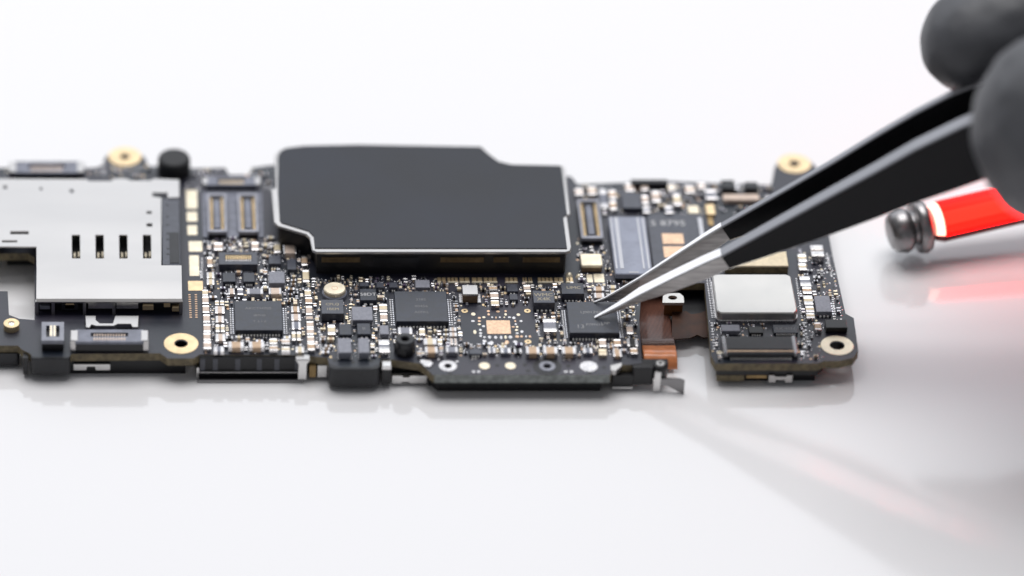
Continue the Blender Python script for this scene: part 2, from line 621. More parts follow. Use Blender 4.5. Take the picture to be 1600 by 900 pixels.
# oval crystal on its base
x, y = at(523, 450, ZB + 1.0)
c = MB().prism(circle(x, y, 1.42, 1.42, 28), ZB, ZB + .5, 'plastic_grey', .1).build('crystal', BOARD)
MB().prism(circle(x, y, 1.26, 1.22, 32), ZB + .45, ZB + 1.0, 'gold_pale', .10).build('lid', c)
MB().ring(x, y, .38, .30, ZB + 1.0, ZB + 1.01, 'copper_pad', 20).build('marking', c)
take(x - 1.45, x + 1.45, y - 1.45, y + 1.45)
# bright square crystal with solder foot
zt = ZB + 1.25
x0, x1, y0, y1 = rect(722, 445, 747, 460, zt)
c = MB().box(x0 + .05, x1 - .05, y0 + .05, y1 - .05, ZB + .05, zt - .2, 'ceramic_brown').build('crystal', BOARD)
MB().prism(rounded(rpoly(x0, x1, y0, y1), .15), zt - .25, zt, 'steel_bright', .07).build('lid', c)
for a, b in ((x0 - .35, x0 + .1), (x1 - .1, x1 + .35)):
    MB().box(a, b, y0 - .12, y1 - .25, ZB, ZB + .2, 'tin', .05).build('terminal', c)
take(x0 - .4, x1 + .4, y0 - .2, y1)
# gold lidded oscillator
zt = ZB + .95
x0, x1, y0, y1 = rect(907, 396, 941, 415, zt)
c = MB().box(x0 + .08, x1 - .08, y0 + .08, y1 - .08, ZB, zt - .2, 'ceramic_brown').build('oscillator', BOARD)
MB().prism(rounded(rpoly(x0, x1, y0, y1), .3), zt - .3, zt, 'gold_pale', .09).build('lid', c)
take(x0, x1, y0 - .1, y1)

# ---- capacitors and resistors: unit meshes, scaled copies
UNIT = {}


def unit(body, term, t, key):
    if key in UNIT:
        return UNIT[key]
    m = MB()
    m.box(-.5 + t * .9, .5 - t * .9, -.485, .485, .04, .975, body, .06)
    for a, b in ((-.5, -.5 + t), (.5 - t, .5)):
        m.box(a, b, -.5, .5, 0, 1.0, term, .07)
    UNIT[key] = m.mesh('passive_' + key, (0, 0, 0))
    return UNIT[key]


def passive(name, body, x0, x1, y0, y1, h, axis='x', term='tin', t=.24):
    me = unit(body, term, t, '%s_%s_%g' % (body, term, t))
    o = bpy.data.objects.new(name, me)
    COL.objects.link(o)
    cx, cy = (x0 + x1) / 2, (y0 + y1) / 2
    place(o, (cx, cy, ZB), BOARD)
    w, d = x1 - x0, y1 - y0
    if axis == 'x':
        o.scale = (w, d, h)
    else:
        o.rotation_euler.z = math.pi / 2
        o.scale = (d, w, h)
    o.scale *= 1.0
    take(x0, x1, y0, y1)
    return o


# unit meshes are in metres * MM already (mesh() scales by MM), so scale is in mm
def cap(u0, v0, u1, v1, h, body='ceramic_tan', axis='x', t=.24, name='capacitor', term='tin'):
    return passive(name, body, *rect(u0, v0, u1, v1, ZB + h), h, axis, term, t)


P, T, B_, CR = 'ceramic_pink', 'ceramic_tan', 'ceramic_brown', 'ceramic_cream'
for r in ((316, 462, 326, 474), (316.5, 476, 327, 488), (317.5, 490, 328, 503), (318, 505, 329, 518), (318, 519, 329, 531), (318, 532.5, 330, 544)):
    cap(*r, .55, P, 'y', .22)
cap(316, 452, 325, 461, .5, CR, 'y')
for r in ((336, 478, 351, 489), (337, 493, 350, 503), (337, 521, 352, 532)):
    cap(*r, .45, P, 'x', .3)
for r in ((336, 469, 342, 476), (344, 469, 350, 476), (337, 506, 343, 518), (345, 506, 351, 518)):
    cap(*r, .4, CR, 'y', .3)
cap(334, 541, 350, 549, .5, 'plastic_grey', 'x', .34)
for r, b, ax in (((455, 478, 468, 487), T, 'x'), ((455, 490, 470, 500), P, 'x'), ((456, 502, 470, 514), 'plastic_grey', 'x'), ((456, 517, 462, 531), CR, 'y'), ((464, 517, 470, 531), CR, 'y'), ((462, 541, 475, 550), CR, 'x')):
    cap(*r, .5, b, ax, .28)
for r, b in (((473, 420, 483, 440), CR), ((476, 452, 486, 462), CR), ((477, 464, 488, 474), T), ((478, 477, 488, 491), P), ((478, 493, 489, 499), P), ((479, 501, 490, 511), P), ((479.5, 512, 490.5, 522), P), ((480, 524, 491, 534), P), ((480.5, 535, 492, 546), T)):
    cap(*r, .55, b, 'y', .2)
for r in ((357, 533, 381, 543), (389, 533, 413, 543), (822, 541, 843, 552), (849, 541, 871, 552), (878, 541, 900, 552), (664, 541, 684, 551)):
    c = cap(*r, .75, T, 'x', .22)
for r, b in (((421, 528, 433, 537), CR), ((421, 539, 434, 547), T), ((440, 529, 453, 537), P), ((440, 541, 453, 549), CR)):
    cap(*r, .5, b, 'y', .3)
cap(386, 450, 411, 459, .75, 'ferrite', 'x', .16); cap(420, 449, 440, 459, .75, P, 'x', .18)
cap(357, 450, 367, 459, .5, P, 'x'); cap(371, 450, 380, 460, .5, 'ferrite', 'y')
for r in ((323, 425, 335, 434), (323, 435.5, 335, 444)):
    cap(*r, .5, CR, 'x', .3)
cap(324, 400, 332, 416, .5, T, 'y'); cap(334, 378, 348, 390, .6, P, 'y'); cap(393, 377, 404, 390, .6, P, 'y')
cap(428, 378, 438, 394, .6, CR, 'y'); cap(443, 382, 463, 395, .9, P, 'x', .12); cap(410, 379, 420, 384, .4, CR, 'x')
cap(471, 399, 480, 414, .5, T, 'y', .25)
cap(512, 506, 524, 522, .7, CR, 'y', .28)
cap(592, 530, 608.5, 549, .7, 'plastic_pale', 'y', .38)
for r, b in (((592.5, 474, 605, 486), CR), ((594, 488, 605.5, 501), P)):
    cap(*r, .55, b, 'y', .25)
cap(622, 511, 644, 521, .6, 'ferrite', 'x', .2)
cap(655, 512, 664, 523, .5, CR, 'y'); cap(662, 528, 682, 538, .7, CR, 'x', .3); cap(697, 541, 715, 550, .65, 'ferrite', 'x', .2)
cap(684, 529, 691, 538, .45, CR, 'y')
for r in ((702, 511, 713, 517), (702.5, 519, 714, 525), (703, 528, 708, 538), (709.5, 528, 714, 538)):
    cap(*r, .4, P, 'x', .34)
cap(764, 446, 777, 453, .5, T, 'y'); cap(766, 456, 779, 466, .55, P, 'y'); cap(767, 468, 780, 477, .55, CR, 'y')
cap(818, 443, 829, 455, .55, P, 'y', .3)
cap(849, 497, 869, 517, .85, 'ferrite', 'y', .27)
cap(927, 447, 944, 454, .6, T, 'x'); cap(928, 457, 944, 465, .6, P, 'x'); cap(952, 445, 963, 450, .5, CR, 'x'); cap(953, 453, 963, 459, .5, CR, 'x')
cap(936, 528, 947, 541, .5, P, 'y'); cap(935.5, 545, 948, 554, .5, CR, 'y', .2, term='gold_pale'); cap(959, 529, 970, 540, .5, T, 'y'); cap(958, 545, 971, 556, .5, T, 'x', .22)
cap(985, 543, 996, 552, .5, T, 'y', .2); cap(979, 507, 989, 521, .5, P, 'y'); cap(980, 528, 996, 540, .6, 'plastic_black', 'x', .22)
cap(911, 543, 926, 551, .5, 'plastic_grey', 'x', .3)
for r in ((763, 543, 774, 551), (782, 543, 798, 551)):
    cap(*r, .5, 'plastic_grey', 'x', .32)
cap(803, 544, 815, 551, .45, 'plastic_black', 'x', .26)
for r, b in (((1250, 431, 1266, 446), 'plastic_pale'), ((1254, 447, 1268, 458), T), ((1256, 461, 1270, 475), CR), ((1259, 477, 1272, 487), CR), ((1260, 488, 1273, 497), CR), ((1247, 396, 1260, 408), CR), ((1248, 410, 1260, 421), CR)):
    cap(*r, .5, b, 'y', .34)
cap(1267, 382, 1287, 399, 1.1, 'ceramic_brown', 'y', .46)
cap(1273, 503, 1283, 515, .55, T, 'y')
for u, v, w, h_, b in ((984, 292, 14, 12, P), (1007, 291, 12, 11, P), (1025, 306, 13, 18, P), (1049, 292, 12, 10, CR), (1078, 295, 15, 11, T), (1058, 311, 12, 19, CR), (1045, 327, 12, 11, 'plastic_pale'), (1111, 303, 18, 15, 'ferrite'),
                      (1096, 290, 12, 9, P), (957, 303, 11, 13, T), (958, 320, 10, 14, T), (925, 297, 13, 12, T), (905, 299, 13, 10, P), (943, 310, 12, 30, 'plastic_grey'), (1008, 311, 10, 14, P), (1010, 327, 11, 10, 'plastic_pale')):
    cap(u - w / 2, v - h_ / 2, u + w / 2, v + h_ / 2, .5, b, 'y', .26)
pad(1075, 321, 1092, 333, 'gold_pale', 'gold_pad', .25, .05)
pad(1103, 319, 1117, 335, 'gold', 'gold_pad', .35, .05)
pad(1106, 336, 1114, 352, 'brass_dark', 'gold_pad', .1)
for r in ((1127, 281, 1148, 294), (1164, 284, 1184, 294), (986, 280, 1043, 286)):
    block(*r, .9, 'plastic_dark', 'connector_block')
block(1130, 303, 1186, 312, .6, 'ceramic_pink', 'filter_strip', 'tin')

# ---- gold contact strip at the shield's foot
for a, b in ((683, 697), (698.5, 716), (717.5, 734), (737, 754), (755.5, 777), (789, 809), (816, 824), (825, 832), (840, 864), (865.5, 880), (884, 896)):
    x0, x1, y0, y1 = rect(a, 435.5, b, 440, ZB + .15)
    c = MB().box(x0, x1, y0 - .2, y0 + .04, ZB, ZB + .2, 'gold_pale', .05)
    nt_ = max(2, int((x1 - x0) / .42))
    for i in range(nt_):
        xa_ = x0 + (x1 - x0) * i / nt_
        c.box(xa_ + .05, xa_ + (x1 - x0) / nt_ - .05, y0 + .04, y1 + .25, ZB, ZB + .16, 'gold', .04)
    c.build('contact_strip', BOARD)
    take(x0, x1, y0 - .15, y1)

# ---- black threaded post
x, y = at(633, 529, ZB + 1.9)
c = MB().prism(circle(x, y, 1.2, 1.2, 8), ZB, ZB + 1.1, 'plastic_black').build('threaded_post', BOARD)
MB().ring(x, y, 1.12, .42, ZB + 1.1, ZB + 1.9, 'plastic_dark', 28, .12).build('collar', c)
MB().prism(circle(x, y, .43, .43, 20), ZB + 1.1, ZB + 1.3, 'plastic_black').build('bore', c)
take(x - 1.3, x + 1.3, y - 1.3, y + 1.3)
# round black rubber at the back edge
x, y = at(272, 245, ZB + 2.2)
MB().lathe([(0, 1.95), (1.9, 1.9), (2.15, 1.75), (2.2, 1.4)], 'rubber', (x, y, ZB)).build('rubber_bumper', BOARD)
take(x - 2, x + 2, y - 2, y + 2)

# ---- board connectors with gold contact rows


def mezz(u0, v0, u1, v1, h=.9, m='plastic_frame'):
    zt = ZB + h
    x0, x1, y0, y1 = rect(u0, v0, u1, v1, zt)
    w = .28
    out = rounded(rpoly(x0, x1, y0, y1), .15, 3)
    inn = rpoly(x0 + w, x1 - w, y0 + w * 1.6, y1 - w * 1.6)
    c = MB().slab(out, [inn], zt - .4, zt, m).build('board_connector', BOARD)
    MB().slab(inset(out, .04), [inn], ZB, zt - .4, 'plastic_black').build('body', c)
    MB().box(x0 + w, x1 - w, y0 + w * 1.6, y1 - w * 1.6, ZB + .01, ZB + .1, 'plastic_black').build('floor', c)
    xc = (x0 + x1) / 2
    MB().box(xc - .38, xc + .38, y0 + .95, y1 - .95, ZB + .1, zt - .12, 'plastic_grey', .06).build('island', c)
    n = max(6, int((y1 - y0) / .35))
    for a, b in ((x0 + w + .04, x0 + w + .36), (x1 - w - .36, x1 - w - .04)):
        p = MB()
        st = (y1 - y0 - 1.3) / n
        for i in range(n):
            yy = y0 + .65 + st * (i + .5)
            p.box(a, b, yy - st * .36, yy + st * .36, ZB + .1, zt - .15, 'gold', .04)
        p.build('contacts', c, kind='stuff')
    take(x0, x1, y0, y1)
    return c


x0, x1, y0, y1 = rect(316, 297, 411, 370, ZB + .2)
MB().box(x0, x1, y0, y1, ZB, ZB + .15, 'plastic_grey', .04).build('connector_base', BOARD)
take(x0, x1, y0, y1)
mezz(324, 302, 354, 362, 1.0)
mezz(372, 302, 403, 362, 1.0)
mezz(905, 311, 939, 372, .95)


def rowconn(u0, v0, u1, v1, h, m='plastic_grey', contact='ceramic_pink'):
    """long low connector with metal ends"""
    zt = ZB + h
    x0, x1, y0, y1 = rect(u0, v0, u1, v1, zt)
    L, W = x1 - x0, y1 - y0
    e = min(1.0, L * .1)
    out = rpoly(x0 + e * .6, x1 - e * .6, y0, y1)
    inn = rpoly(x0 + L * .26, x1 - L * .26, y0 + W * .45, y1 - W * .25)
    c = MB().slab(rounded(out, .15, 3), [inn], zt - .35, zt, m).build('row_connector', BOARD)
    MB().slab(inset(ccw(rounded(out, .15, 3)), .05), [inn], ZB, zt - .35, 'plastic_black').build('body', c)
    MB().box(x0 + L * .22, x1 - L * .22, y0 + W * .3, y1 - W * .2, ZB + .01, ZB + .25, 'plastic_black').build('floor', c)
    for a, b in ((x0, x0 + e), (x1 - e, x1)):
        MB().box(a, b, y0 + W * .06, y1 - W * .06, ZB, zt + .05, 'steel_bright', .08).build('end_clip', c)
    p = MB()
    n = int(L * .42 / .3)
    for i in range(n):
        xx = x0 + L * .29 + L * .42 * (i + .5) / n
        p.box(xx - .09, xx + .09, y0 + W * .12, y0 + W * .34, zt - .3, zt + .03, contact, .02)
        p.box(xx - .09, xx + .09, y0 + W * .55, y1 - W * .3, ZB + .25, zt - .1, contact, .02)
    p.build('contacts', c, kind='stuff')
    take(x0, x1, y0, y1)
    return c


rowconn(14, 252, 132, 270, 1.0)
rowconn(316, 276, 407, 289, .9, contact='gold')
rowconn(110, 515, 232, 534, 1.5)

# open socket with 13 gold contacts
zt = ZB + 1.0
x0, x1, y0, y1 = rect(342, 394, 402, 413, zt)
ix0, ix1, iy0, iy1 = rect(352, 398, 393, 408, zt)
c = MB().slab(rpoly(x0, x1, y0, y1), [rpoly(ix0, ix1, iy0, iy1)], ZB, zt, 'epoxy_grey').build('socket', BOARD)
MB().box(ix0, ix1, iy0, iy1, ZB + .02, ZB + .3, 'plastic_black').build('floor', c)
p = MB()
for i in range(12):
    xx = x0 + .5 + (x1 - x0 - 1.0) * (i + .5) / 12
    p.box(xx - .07, xx + .07, y0 - .28, y0 - .002, ZB, ZB + .14, 'solder', .03)
    xx = ix0 + (ix1 - ix0) * (i + .5) / 12
    p.box(xx - .07, xx + .07, iy0 + .02, iy0 + .42, ZB + .3, zt - .05, 'tin', .02)
    p.box(xx - .08, xx + .08, iy1 - .85, iy1 - .05, ZB + .3, zt - .02, 'gold', .03)
p.build('contacts', c, kind='stuff')
take(x0, x1, y0 - .3, y1)

# tall flat FPC connector with white rails
zt = ZB + 1.15
x0, x1, y0, y1 = rect(956, 338, 1014, 428, zt)
c = MB().prism(rounded(rpoly(x0, x1, y0, y1), .3), ZB + .5, zt, 'plastic_slate', .1).build('cable_connector', BOARD)
MB().prism(rounded(rpoly(x0 + .05, x1 - .05, y0 + .05, y1 - .05), .3), ZB, ZB + .5, 'plastic_black').build('body', c)
for f in (.03, .15, .20, .76, .90):
    xx = x0 + (x1 - x0) * f
    MB().box(xx, xx + .22, y0 + 1.0, y1 - .25, zt - .05, zt + .06, 'plastic_white', .04).build('rail', c)
MB().box((x0 + x1) / 2 - .55, (x0 + x1) / 2 + .55, y0 + .25, y0 + .42, zt, zt + .02, 'ink_white').build('marking', c)
take(x0, x1, y0, y1)
# flat printed panel beside it
zt = ZB + .25
x0, x1, y0, y1 = rect(1016, 334, 1102, 424, zt)
c = MB().box(x0, x1, y0, y1, ZB, zt, 'epoxy_grey', .04).build('flat_module', BOARD)
text('S 8795', *at(1044, 349, zt), zt + .01, 1.5, 'ink_white', c)
take(x0, x1, y0, y1)
for r in ((1035, 365, 1068, 381), (1037, 385, 1071, 402)):
    a0, a1, b0, b1 = rect(*r, zt + .04)
    MB().box(a0, a1, b0, b1, zt, zt + .05, 'copper_pad').build('gold_pad', c)
a0, a1, b0, b1 = rect(1092, 340, 1099, 372, zt + .1)
MB().box(a0, a1, b0, b1, zt, zt + .15, 'plastic_white', .03).build('rail', c)

# ---- big shield
zt = ZB + 3.4
so = [(429, 244), (433, 236), (444, 231), (475, 228), (560, 226), (752, 229), (764, 240), (780, 252), (800, 257), (880, 258), (883, 262), (891, 334), (886, 338), (893, 386), (891, 392), (884, 394),
      (494, 394), (488, 391), (484, 372), (478, 366), (434, 353), (428, 347), (424, 296), (431, 293)]
S_OUT = poly(so, zt)
c = MB().prism(S_OUT, zt - .28, zt, 'steel_bright', .09).build('shield_frame', BOARD)
fi = [(434, 245), (438, 237), (447, 232), (476, 228.5), (560, 226.8), (751, 230), (763, 241), (779, 253), (800, 258), (875, 259.5), (878, 263), (886, 336), (880, 340), (886, 389),
      (492, 388.5), (490, 370), (482, 362), (440, 349), (437, 345), (434, 297)]
MB().prism(poly(fi, zt), zt + .004, zt + .10, 'film', .03).build('cover_film', c)
wo = inset(ccw(poly(so, zt)), .55)
MB().prism(wo, ZB, zt - .28, 'plastic_black').build('shield_wall', c)
xa, ya = at(690, 394, zt)
yw = min(q[1] for q in wo)
for a, b, m in ((503, 563, 'brass_deep'), (585, 655, 'plastic_dark'), (689, 757, 'brass_deep'), (772, 796, 'brass_deep'), (818, 876, 'brass_deep')):
    ax_, bx_ = at(a, 405, zt - .8)[0], at(b, 405, zt - .8)[0]
    MB().box(ax_, bx_, yw - .12, yw + .02, zt - 1.75, zt - 1.05, m, .05).build('brass_slot', c)
xs, ys = zip(*wo)
take(min(xs) + 4, max(xs), yw - .2, max(ys))
take(min(xs), max(xs), yw + 5, max(ys))

# ---- card cage
ZC = ZB + 2.0
plate = [(-60, 279), (135, 280), (139, 283), (174, 283), (178, 279), (198, 279), (203, 282), (236, 282), (240, 279), (280, 281), (280, 308), (262, 309), (262, 301), (238, 301), (238, 307), (252, 309), (252, 364), (252, 380), (252, 398), (252, 415), (200, 415), (150, 415), (100, 415), (57, 415), (57, 400), (57, 385), (-60, 384)]
slots = [[(a, 367), (a + 13, 367), (a + 13.5, 403), (a + .5, 403)] for a in (112, 149, 186, 223)]
slots += [[(16, 361), (45, 361), (45, 366), (16, 366)], [(3, 375), (27, 375), (27, 378.5), (3, 378.5)], [(229, 330), (237, 330), (237, 334), (229, 334)], [(229, 349), (238, 349), (238, 354), (229, 354)], [(109, 296), (115, 296), (115, 301), (109, 301)],
          [(5, 290), (11, 290), (11, 295), (5, 295)], [(62, 293), (66, 293), (66, 297), (62, 297)]]
c = MB().slab(poly(plate, ZC), [poly(q, ZC) for q in slots], ZC - .18, ZC, 'steel_bright')
ya_, yb_ = at(150, 364, ZC)[1], at(150, 415, ZC)[1]
c.v = [(x, y, z - .12 * max(0, min(1, (ya_ - y) / (ya_ - yb_))) ** 1.5) for x, y, z in c.v]
CAGE = c.build('card_cage', BOARD)
fx0, fx1, fy0, fy1 = rect(57, 415, 284, 469, ZC)
fl = MB()
prof = [(fy1, ZC + .0), (fy1 - .25, ZC + .22), (fy1 - 3.2, ZC + .14), (fy0 + .3, ZC - .02), (fy0, ZC - .24)]
vs, fs = [], []
for yy, zz in prof:
    vs += [(fx0, yy, zz), (fx1, yy, zz), (fx1, yy, zz - .16), (fx0, yy, zz - .16)]
for k in range(len(prof) - 1):
    for q in range(4):
        fs.append((k * 4 + q, k * 4 + (q + 1) % 4, k * 4 + 4 + (q + 1) % 4, k * 4 + 4 + q))
fs += [(0, 3, 2, 1), tuple(range(len(vs) - 4, len(vs)))]
fl.add(vs, [tuple(reversed(f)) for f in fs], 'steel_bright')
fl.build('front_flange', CAGE)
# dark card bay beneath, its walls and spring contacts
bx0, bx1, by0, by1 = rect(59, 300, 251, 412, ZC - .2)
MB().box(bx0, bx1, by0, by1, ZB + .01, ZB + .3, 'plastic_black').build('bay_floor', CAGE)
for a in (112, 149, 186, 223):
    q = at(a + 3.5, 396, ZB + .9)
    p = MB()
    for dx in (0, .5):
        p.box(q[0] + dx - .06, q[0] + dx + .22, q[1] - .5, q[1] + .5, ZB + .35, ZB + .75 + .2 * dx, 'gold_pale', .08)
        p.box(q[0] + dx - .02, q[0] + dx + .16, q[1] - .9, q[1] - .62, ZB + .35, ZB + .55, 'tin', .05)
    p.build('spring_contact', CAGE)
gx0, gx1, gy0, gy1 = rect(253, 310, 281, 414, ZC - .12)
c = MB().box(gx0, gx1, gy0, gy1, ZB, ZC - .12, 'epoxy_grey', .05)
c.build('side_rail', CAGE)
MB().box(gx0 + .85, gx1 - .12, gy0 + .3, gy0 + (gy1 - gy0) * .48, ZC - .12, ZC - .05, 'plastic_dark', .03).build('rail_cover', CAGE)
for f in (.16, .24, .38, .47, .6, .72, .9):
    yy = gy0 + (gy1 - gy0) * f
    MB().box(gx0 + .5, gx0 + .8, yy - .12, yy + .12, ZC - .12, ZC - .10, 'plastic_black').build('notch', CAGE)
# bay front: black back wall, posts, brass parts
y_f = at(170, 470, ZC)[1]
MB().box(fx0 + .1, fx1 - .1, y_f + .9, y_f + 1.2, ZB, ZC - .2, 'plastic_black').build('bay_wall', CAGE)
for u in (57.5, 83, 132, 178, 283):
    xx = at(u, 480, ZB + 1)[0]
    MB().box(xx - .18, xx + .18, y_f + .12, y_f + .6, ZB, ZC - .24, 'steel_bright', .05).build('bay_post', CAGE)
for a, b, lo, hi, m in ((96, 122, .5, 1.3, 'plastic_dark'), (102, 116, .7, 1.35, 'gold'), (138, 176, .7, 1.6, 'steel'), (182, 216, .7, 1.6, 'steel'), (223, 240, .5, 1.2, 'gold'), (256, 266, .9, 1.4, 'gold'), (269, 280, .3, .9, 'gold'), (62, 78, .6, 1.0, 'plastic_grey')):
    x0, x1 = at(a, 485, ZB + 1)[0], at(b, 485, ZB + 1)[0]
    MB().box(x0, x1, y_f + .3, y_f + .88, ZB + lo, ZB + hi, m, .1).build('bay_contact', CAGE)
take(fx0 - 20, fx1, fy0 - .3, at(100, 280, ZC)[1])
# silver clip in front of the bay
clip = [(133, 493), (150, 493), (150, 500), (156, 505), (176, 505), (180, 493), (217, 493), (216, 511), (207, 511), (204, 506), (184, 506), (178, 509), (150, 509), (143, 507), (140, 512), (134, 511)]
MB().prism(poly(clip, ZB + .7), ZB + .1, ZB + .7, 'steel_bright', .05).build('spring_clip', BOARD)
take(*rect(132, 492, 218, 513, ZB + .7))

# ---- left front parts
zt = ZB + 1.5
x0, x1, y0, y1 = rect(65, 503, 100, 532, zt)
w = (x1 - x0)
c = MB().slab(rpoly(x0, x1, y0, y1), [rpoly(x0 + w * .2, x0 + w * .36, y0 + .7, y1 - .7), rpoly(x0 + w * .64, x0 + w * .8, y0 + .7, y1 - .7)], zt - .5, zt, 'plastic_pale').build('test_socket', BOARD)
MB().box(x0 + .05, x1 - .05, y0 + .08, y1 - .05, ZB, zt - .5, 'plastic_black').build('socket_body', c)
for f in (.42, .58):
    MB().box(x0 + w * f - .12, x0 + w * f + .12, y0 + .8, y1 - .7, zt, zt + .03, 'gold_pale').build('contact', c)
take(x0, x1, y0, y1)
x, y = at(18, 513, ZB)
MB().lathe([(0, .85), (.7, .85)], 'steel', (x, y, ZB)).build('standoff', BOARD)
f0, f1, g0, g1 = rect(48, 548, 110, 559, ZB)
MB().prism(rounded(rpoly(f0, f1, g0 - .15, g1), .5), .9, ZB - .02, 'plastic_dark', .08).build('corner_block', BOARD)
f0, f1, g0, g1 = rect(-60, 520, 30, 541, ZB)
MB().prism(rounded(rpoly(f0, f1, g0 - .05, g1), .4), .4, ZB - 1.003, 'plastic_dark').build('edge_pad', BOARD)
f0, f1, g0, g1 = rect(36, 548, 44, 556, ZB)
MB().box(f0, f1, g0, g1, .5, ZB - .3, 'plastic_black').build('edge_peg', BOARD)
x0, x1 = at(115, 560, ZB)[0], at(172, 560, ZB)[0]
yf = at(140, 553, ZB)[1]
br = [(x0, .75), (x0 + 1.4, .75), (x0 + 1.5, 1.25), (x0 + 2.4, 1.25), (x0 + 2.5, .75), (x1, .75), (x1, 1.55), (x0, 1.55)]


def upright(pts, ya, yb, m, mb=None):
    """outline in x,z given thickness in y"""
    mb = mb or MB()
    pts = ccw(pts); n = len(pts)
    vs = [(x, ya, z) for x, z in pts] + [(x, yb, z) for x, z in pts]
    fs = [tuple(range(n)), tuple(reversed(range(n, 2 * n)))] + [((i + 1) % n, i, n + i, n + (i + 1) % n) for i in range(n)]
    mb.add(vs, fs, m)
    return mb


upright(br, yf + .1, yf + .35, 'steel').build('lower_bracket', BOARD)

# ---- card-edge socket at the front (black housing with four bays in a steel shell)
x0, x1 = at(313, 560, ZB)[0], at(466, 560, ZB)[0]
yf = at(390, 554, ZB)[1] - .35
zt = ZB - .25
c = MB().box(x0, x1, yf + .5, yf + 3.0, .55, zt, 'plastic_black').build('plug_socket', BOARD)
nb = 5
for i in range(nb + 1):
    xx = x0 + (x1 - x0) * (0.0, .13, .36, .58, .76, .97)[i]
    MB().box(xx, xx + (x1 - x0) * .05, yf + .02, yf + .5, 1.1, zt - .1, 'epoxy_grey', .03).build('rib', c)
MB().box(x0 - .1, x1 + .1, yf + .02, yf + .5, zt - .1, zt + .08, 'plastic_dark', .03).build('upper_rim', c)
MB().box(x0 - .1, x1 + .1, yf - .2, yf + .5, .95, 1.03, 'steel', .03).build('lip', c)
MB().box(x0 - .1, x1 + .3, yf - .6, yf + 2.6, .02, .2, 'plastic_black').build('shell_floor', c)
MB().prism(rounded(rpoly(x0 - .35, x1 + .6, yf - .85, yf - .6), .1), .02, .42, 'chrome_dark', .06).build('shell', c)
MB().box(x0 - .05, x1 + .05, yf + .12, yf + .33, .5, ZB - .12, 'plastic_black').build('housing_face', c)
MB().box(x0 - .38, x0 - .12, yf - .1, yf + 2.4, .24, 1.6, 'steel', .04).build('shell_side', c)
MB().box(x0 - .15, x1 + .15, yf - .1, yf + .6, .2, .95, 'plastic_black').build('gap', c)
# silver hook tab
x0, x1 = at(462, 560, ZB)[0], at(484, 560, ZB)[0]
yf = at(470, 557, ZB)[1]
upright([(x0, ZB + .05), (x0 + .35, ZB - .55), (x0 + .3, .45), (x1 - .35, .45), (x1 - .35, ZB - .55), (x1, ZB + .05)], yf - .75, yf - .5, 'steel').build('hook_tab', BOARD)
MB().prism(rounded(rpoly(x0, x1, yf - .75, yf + .15), .15), ZB + .0, ZB + .14, 'steel_bright', .04).build('hook_top', BOARD)
for a, b, m in ((497, 511, 'steel'), (484, 494, 'brass_dark')):
    x0, x1 = at(a, 560, ZB)[0], at(b, 560, ZB)[0]
    MB().box(x0, x1, yf - .35, yf + .4, .45, ZB - 1.02, m, .05).build('edge_contact', BOARD)
# rounded black block
f0, f1, g0, g1 = rect(513, 562, 594, 575, ZB)
MB().prism(rounded(rpoly(f0, f1, g0 - .25, g1 + 1), 1.0, 6), .65, ZB - .02, 'plastic_dark', .06).build('rounded_block', BOARD)
f0, f1, g0, g1 = rect(597, 563, 611, 570, ZB)
MB().box(f0, f1, g0 - .2, g1, .6, ZB - .5, 'plastic_black', .05).build('edge_block', BOARD)
MB().box(f0, f1, g0 - .22, g1, ZB - .5, ZB - .05, 'steel', .05).build('edge_clip', BOARD)
x0, x1 = at(614, 570, ZB)[0], at(668, 570, ZB)[0]
yf = at(640, 565, ZB)[1]
upright([(x0, .35), (x0 + 1.0, .35), (x0 + 1.1, .55), (x0 + 1.9, .55), (x0 + 2.0, .35), (x1, .35), (x1, 1.4), (x0 + 2.0, 1.4), (x0 + 1.9, 1.15), (x0 + 1.2, 1.15), (x0 + 1.1, 1.4), (x0, 1.4)], yf - .4, yf - .1, 'steel').build('lower_bracket', BOARD)
# grey edge band under the front strip and stacked lower boards
e = [(957, 571), (954, 586.5), (676, 586.5), (668, 578.5), (655, 569), (655, 560), (957, 560)]
MB().prism(inset(ccw(poly(e, ZB)), 1.1), .12, ZB - 1.002, 'plastic_black').build('lower_board', BOARD)  # black fill taken down to deepen the shadow under the strip
x0, x1 = at(679, 586, ZB)[0], at(953, 586, ZB)[0]
yf = at(800, 586, ZB)[1]
MB().box(x0, x1, yf - .06, yf + .1, ZB - 1.05, ZB - .04, 'pcb_edge_grey', .03).build('edge_band', BOARD)
MB().prism(inset(ccw(poly([(1113, 500), (1118, 568), (1278, 568), (1290, 560), (1290, 500)], ZB)), .18), 1.35, ZB - 1.002, 'plastic_black').build('lower_board', BOARD)
for a, b, lo, m in ((1122, 1165, .55, 'pcb_edge'), (1168, 1200, .95, 'brass_dark')):
    x0, x1 = at(a, 568, ZB)[0], at(b, 568, ZB)[0]
    yf = at(1200, 568, ZB)[1]
    MB().box(x0, x1, yf + .12, yf + 1.6, lo, 1.35, m, .04).build('lower_component', BOARD)
x0, x1 = at(1203, 568, ZB)[0], at(1240, 568, ZB)[0]
w = x1 - x0
upright([(x0, .5), (x0 + w * .3, .5), (x0 + w * .3, .85), (x0 + w * .7, .85), (x0 + w * .7, .5), (x1, .5), (x1, 1.5), (x0 + w * .78, 1.5), (x0 + w * .72, 1.3), (x0 + w * .28, 1.3), (x0 + w * .22, 1.5), (x0, 1.5)], yf - .08, yf + .1, 'steel_bright').build('lower_bracket', BOARD)
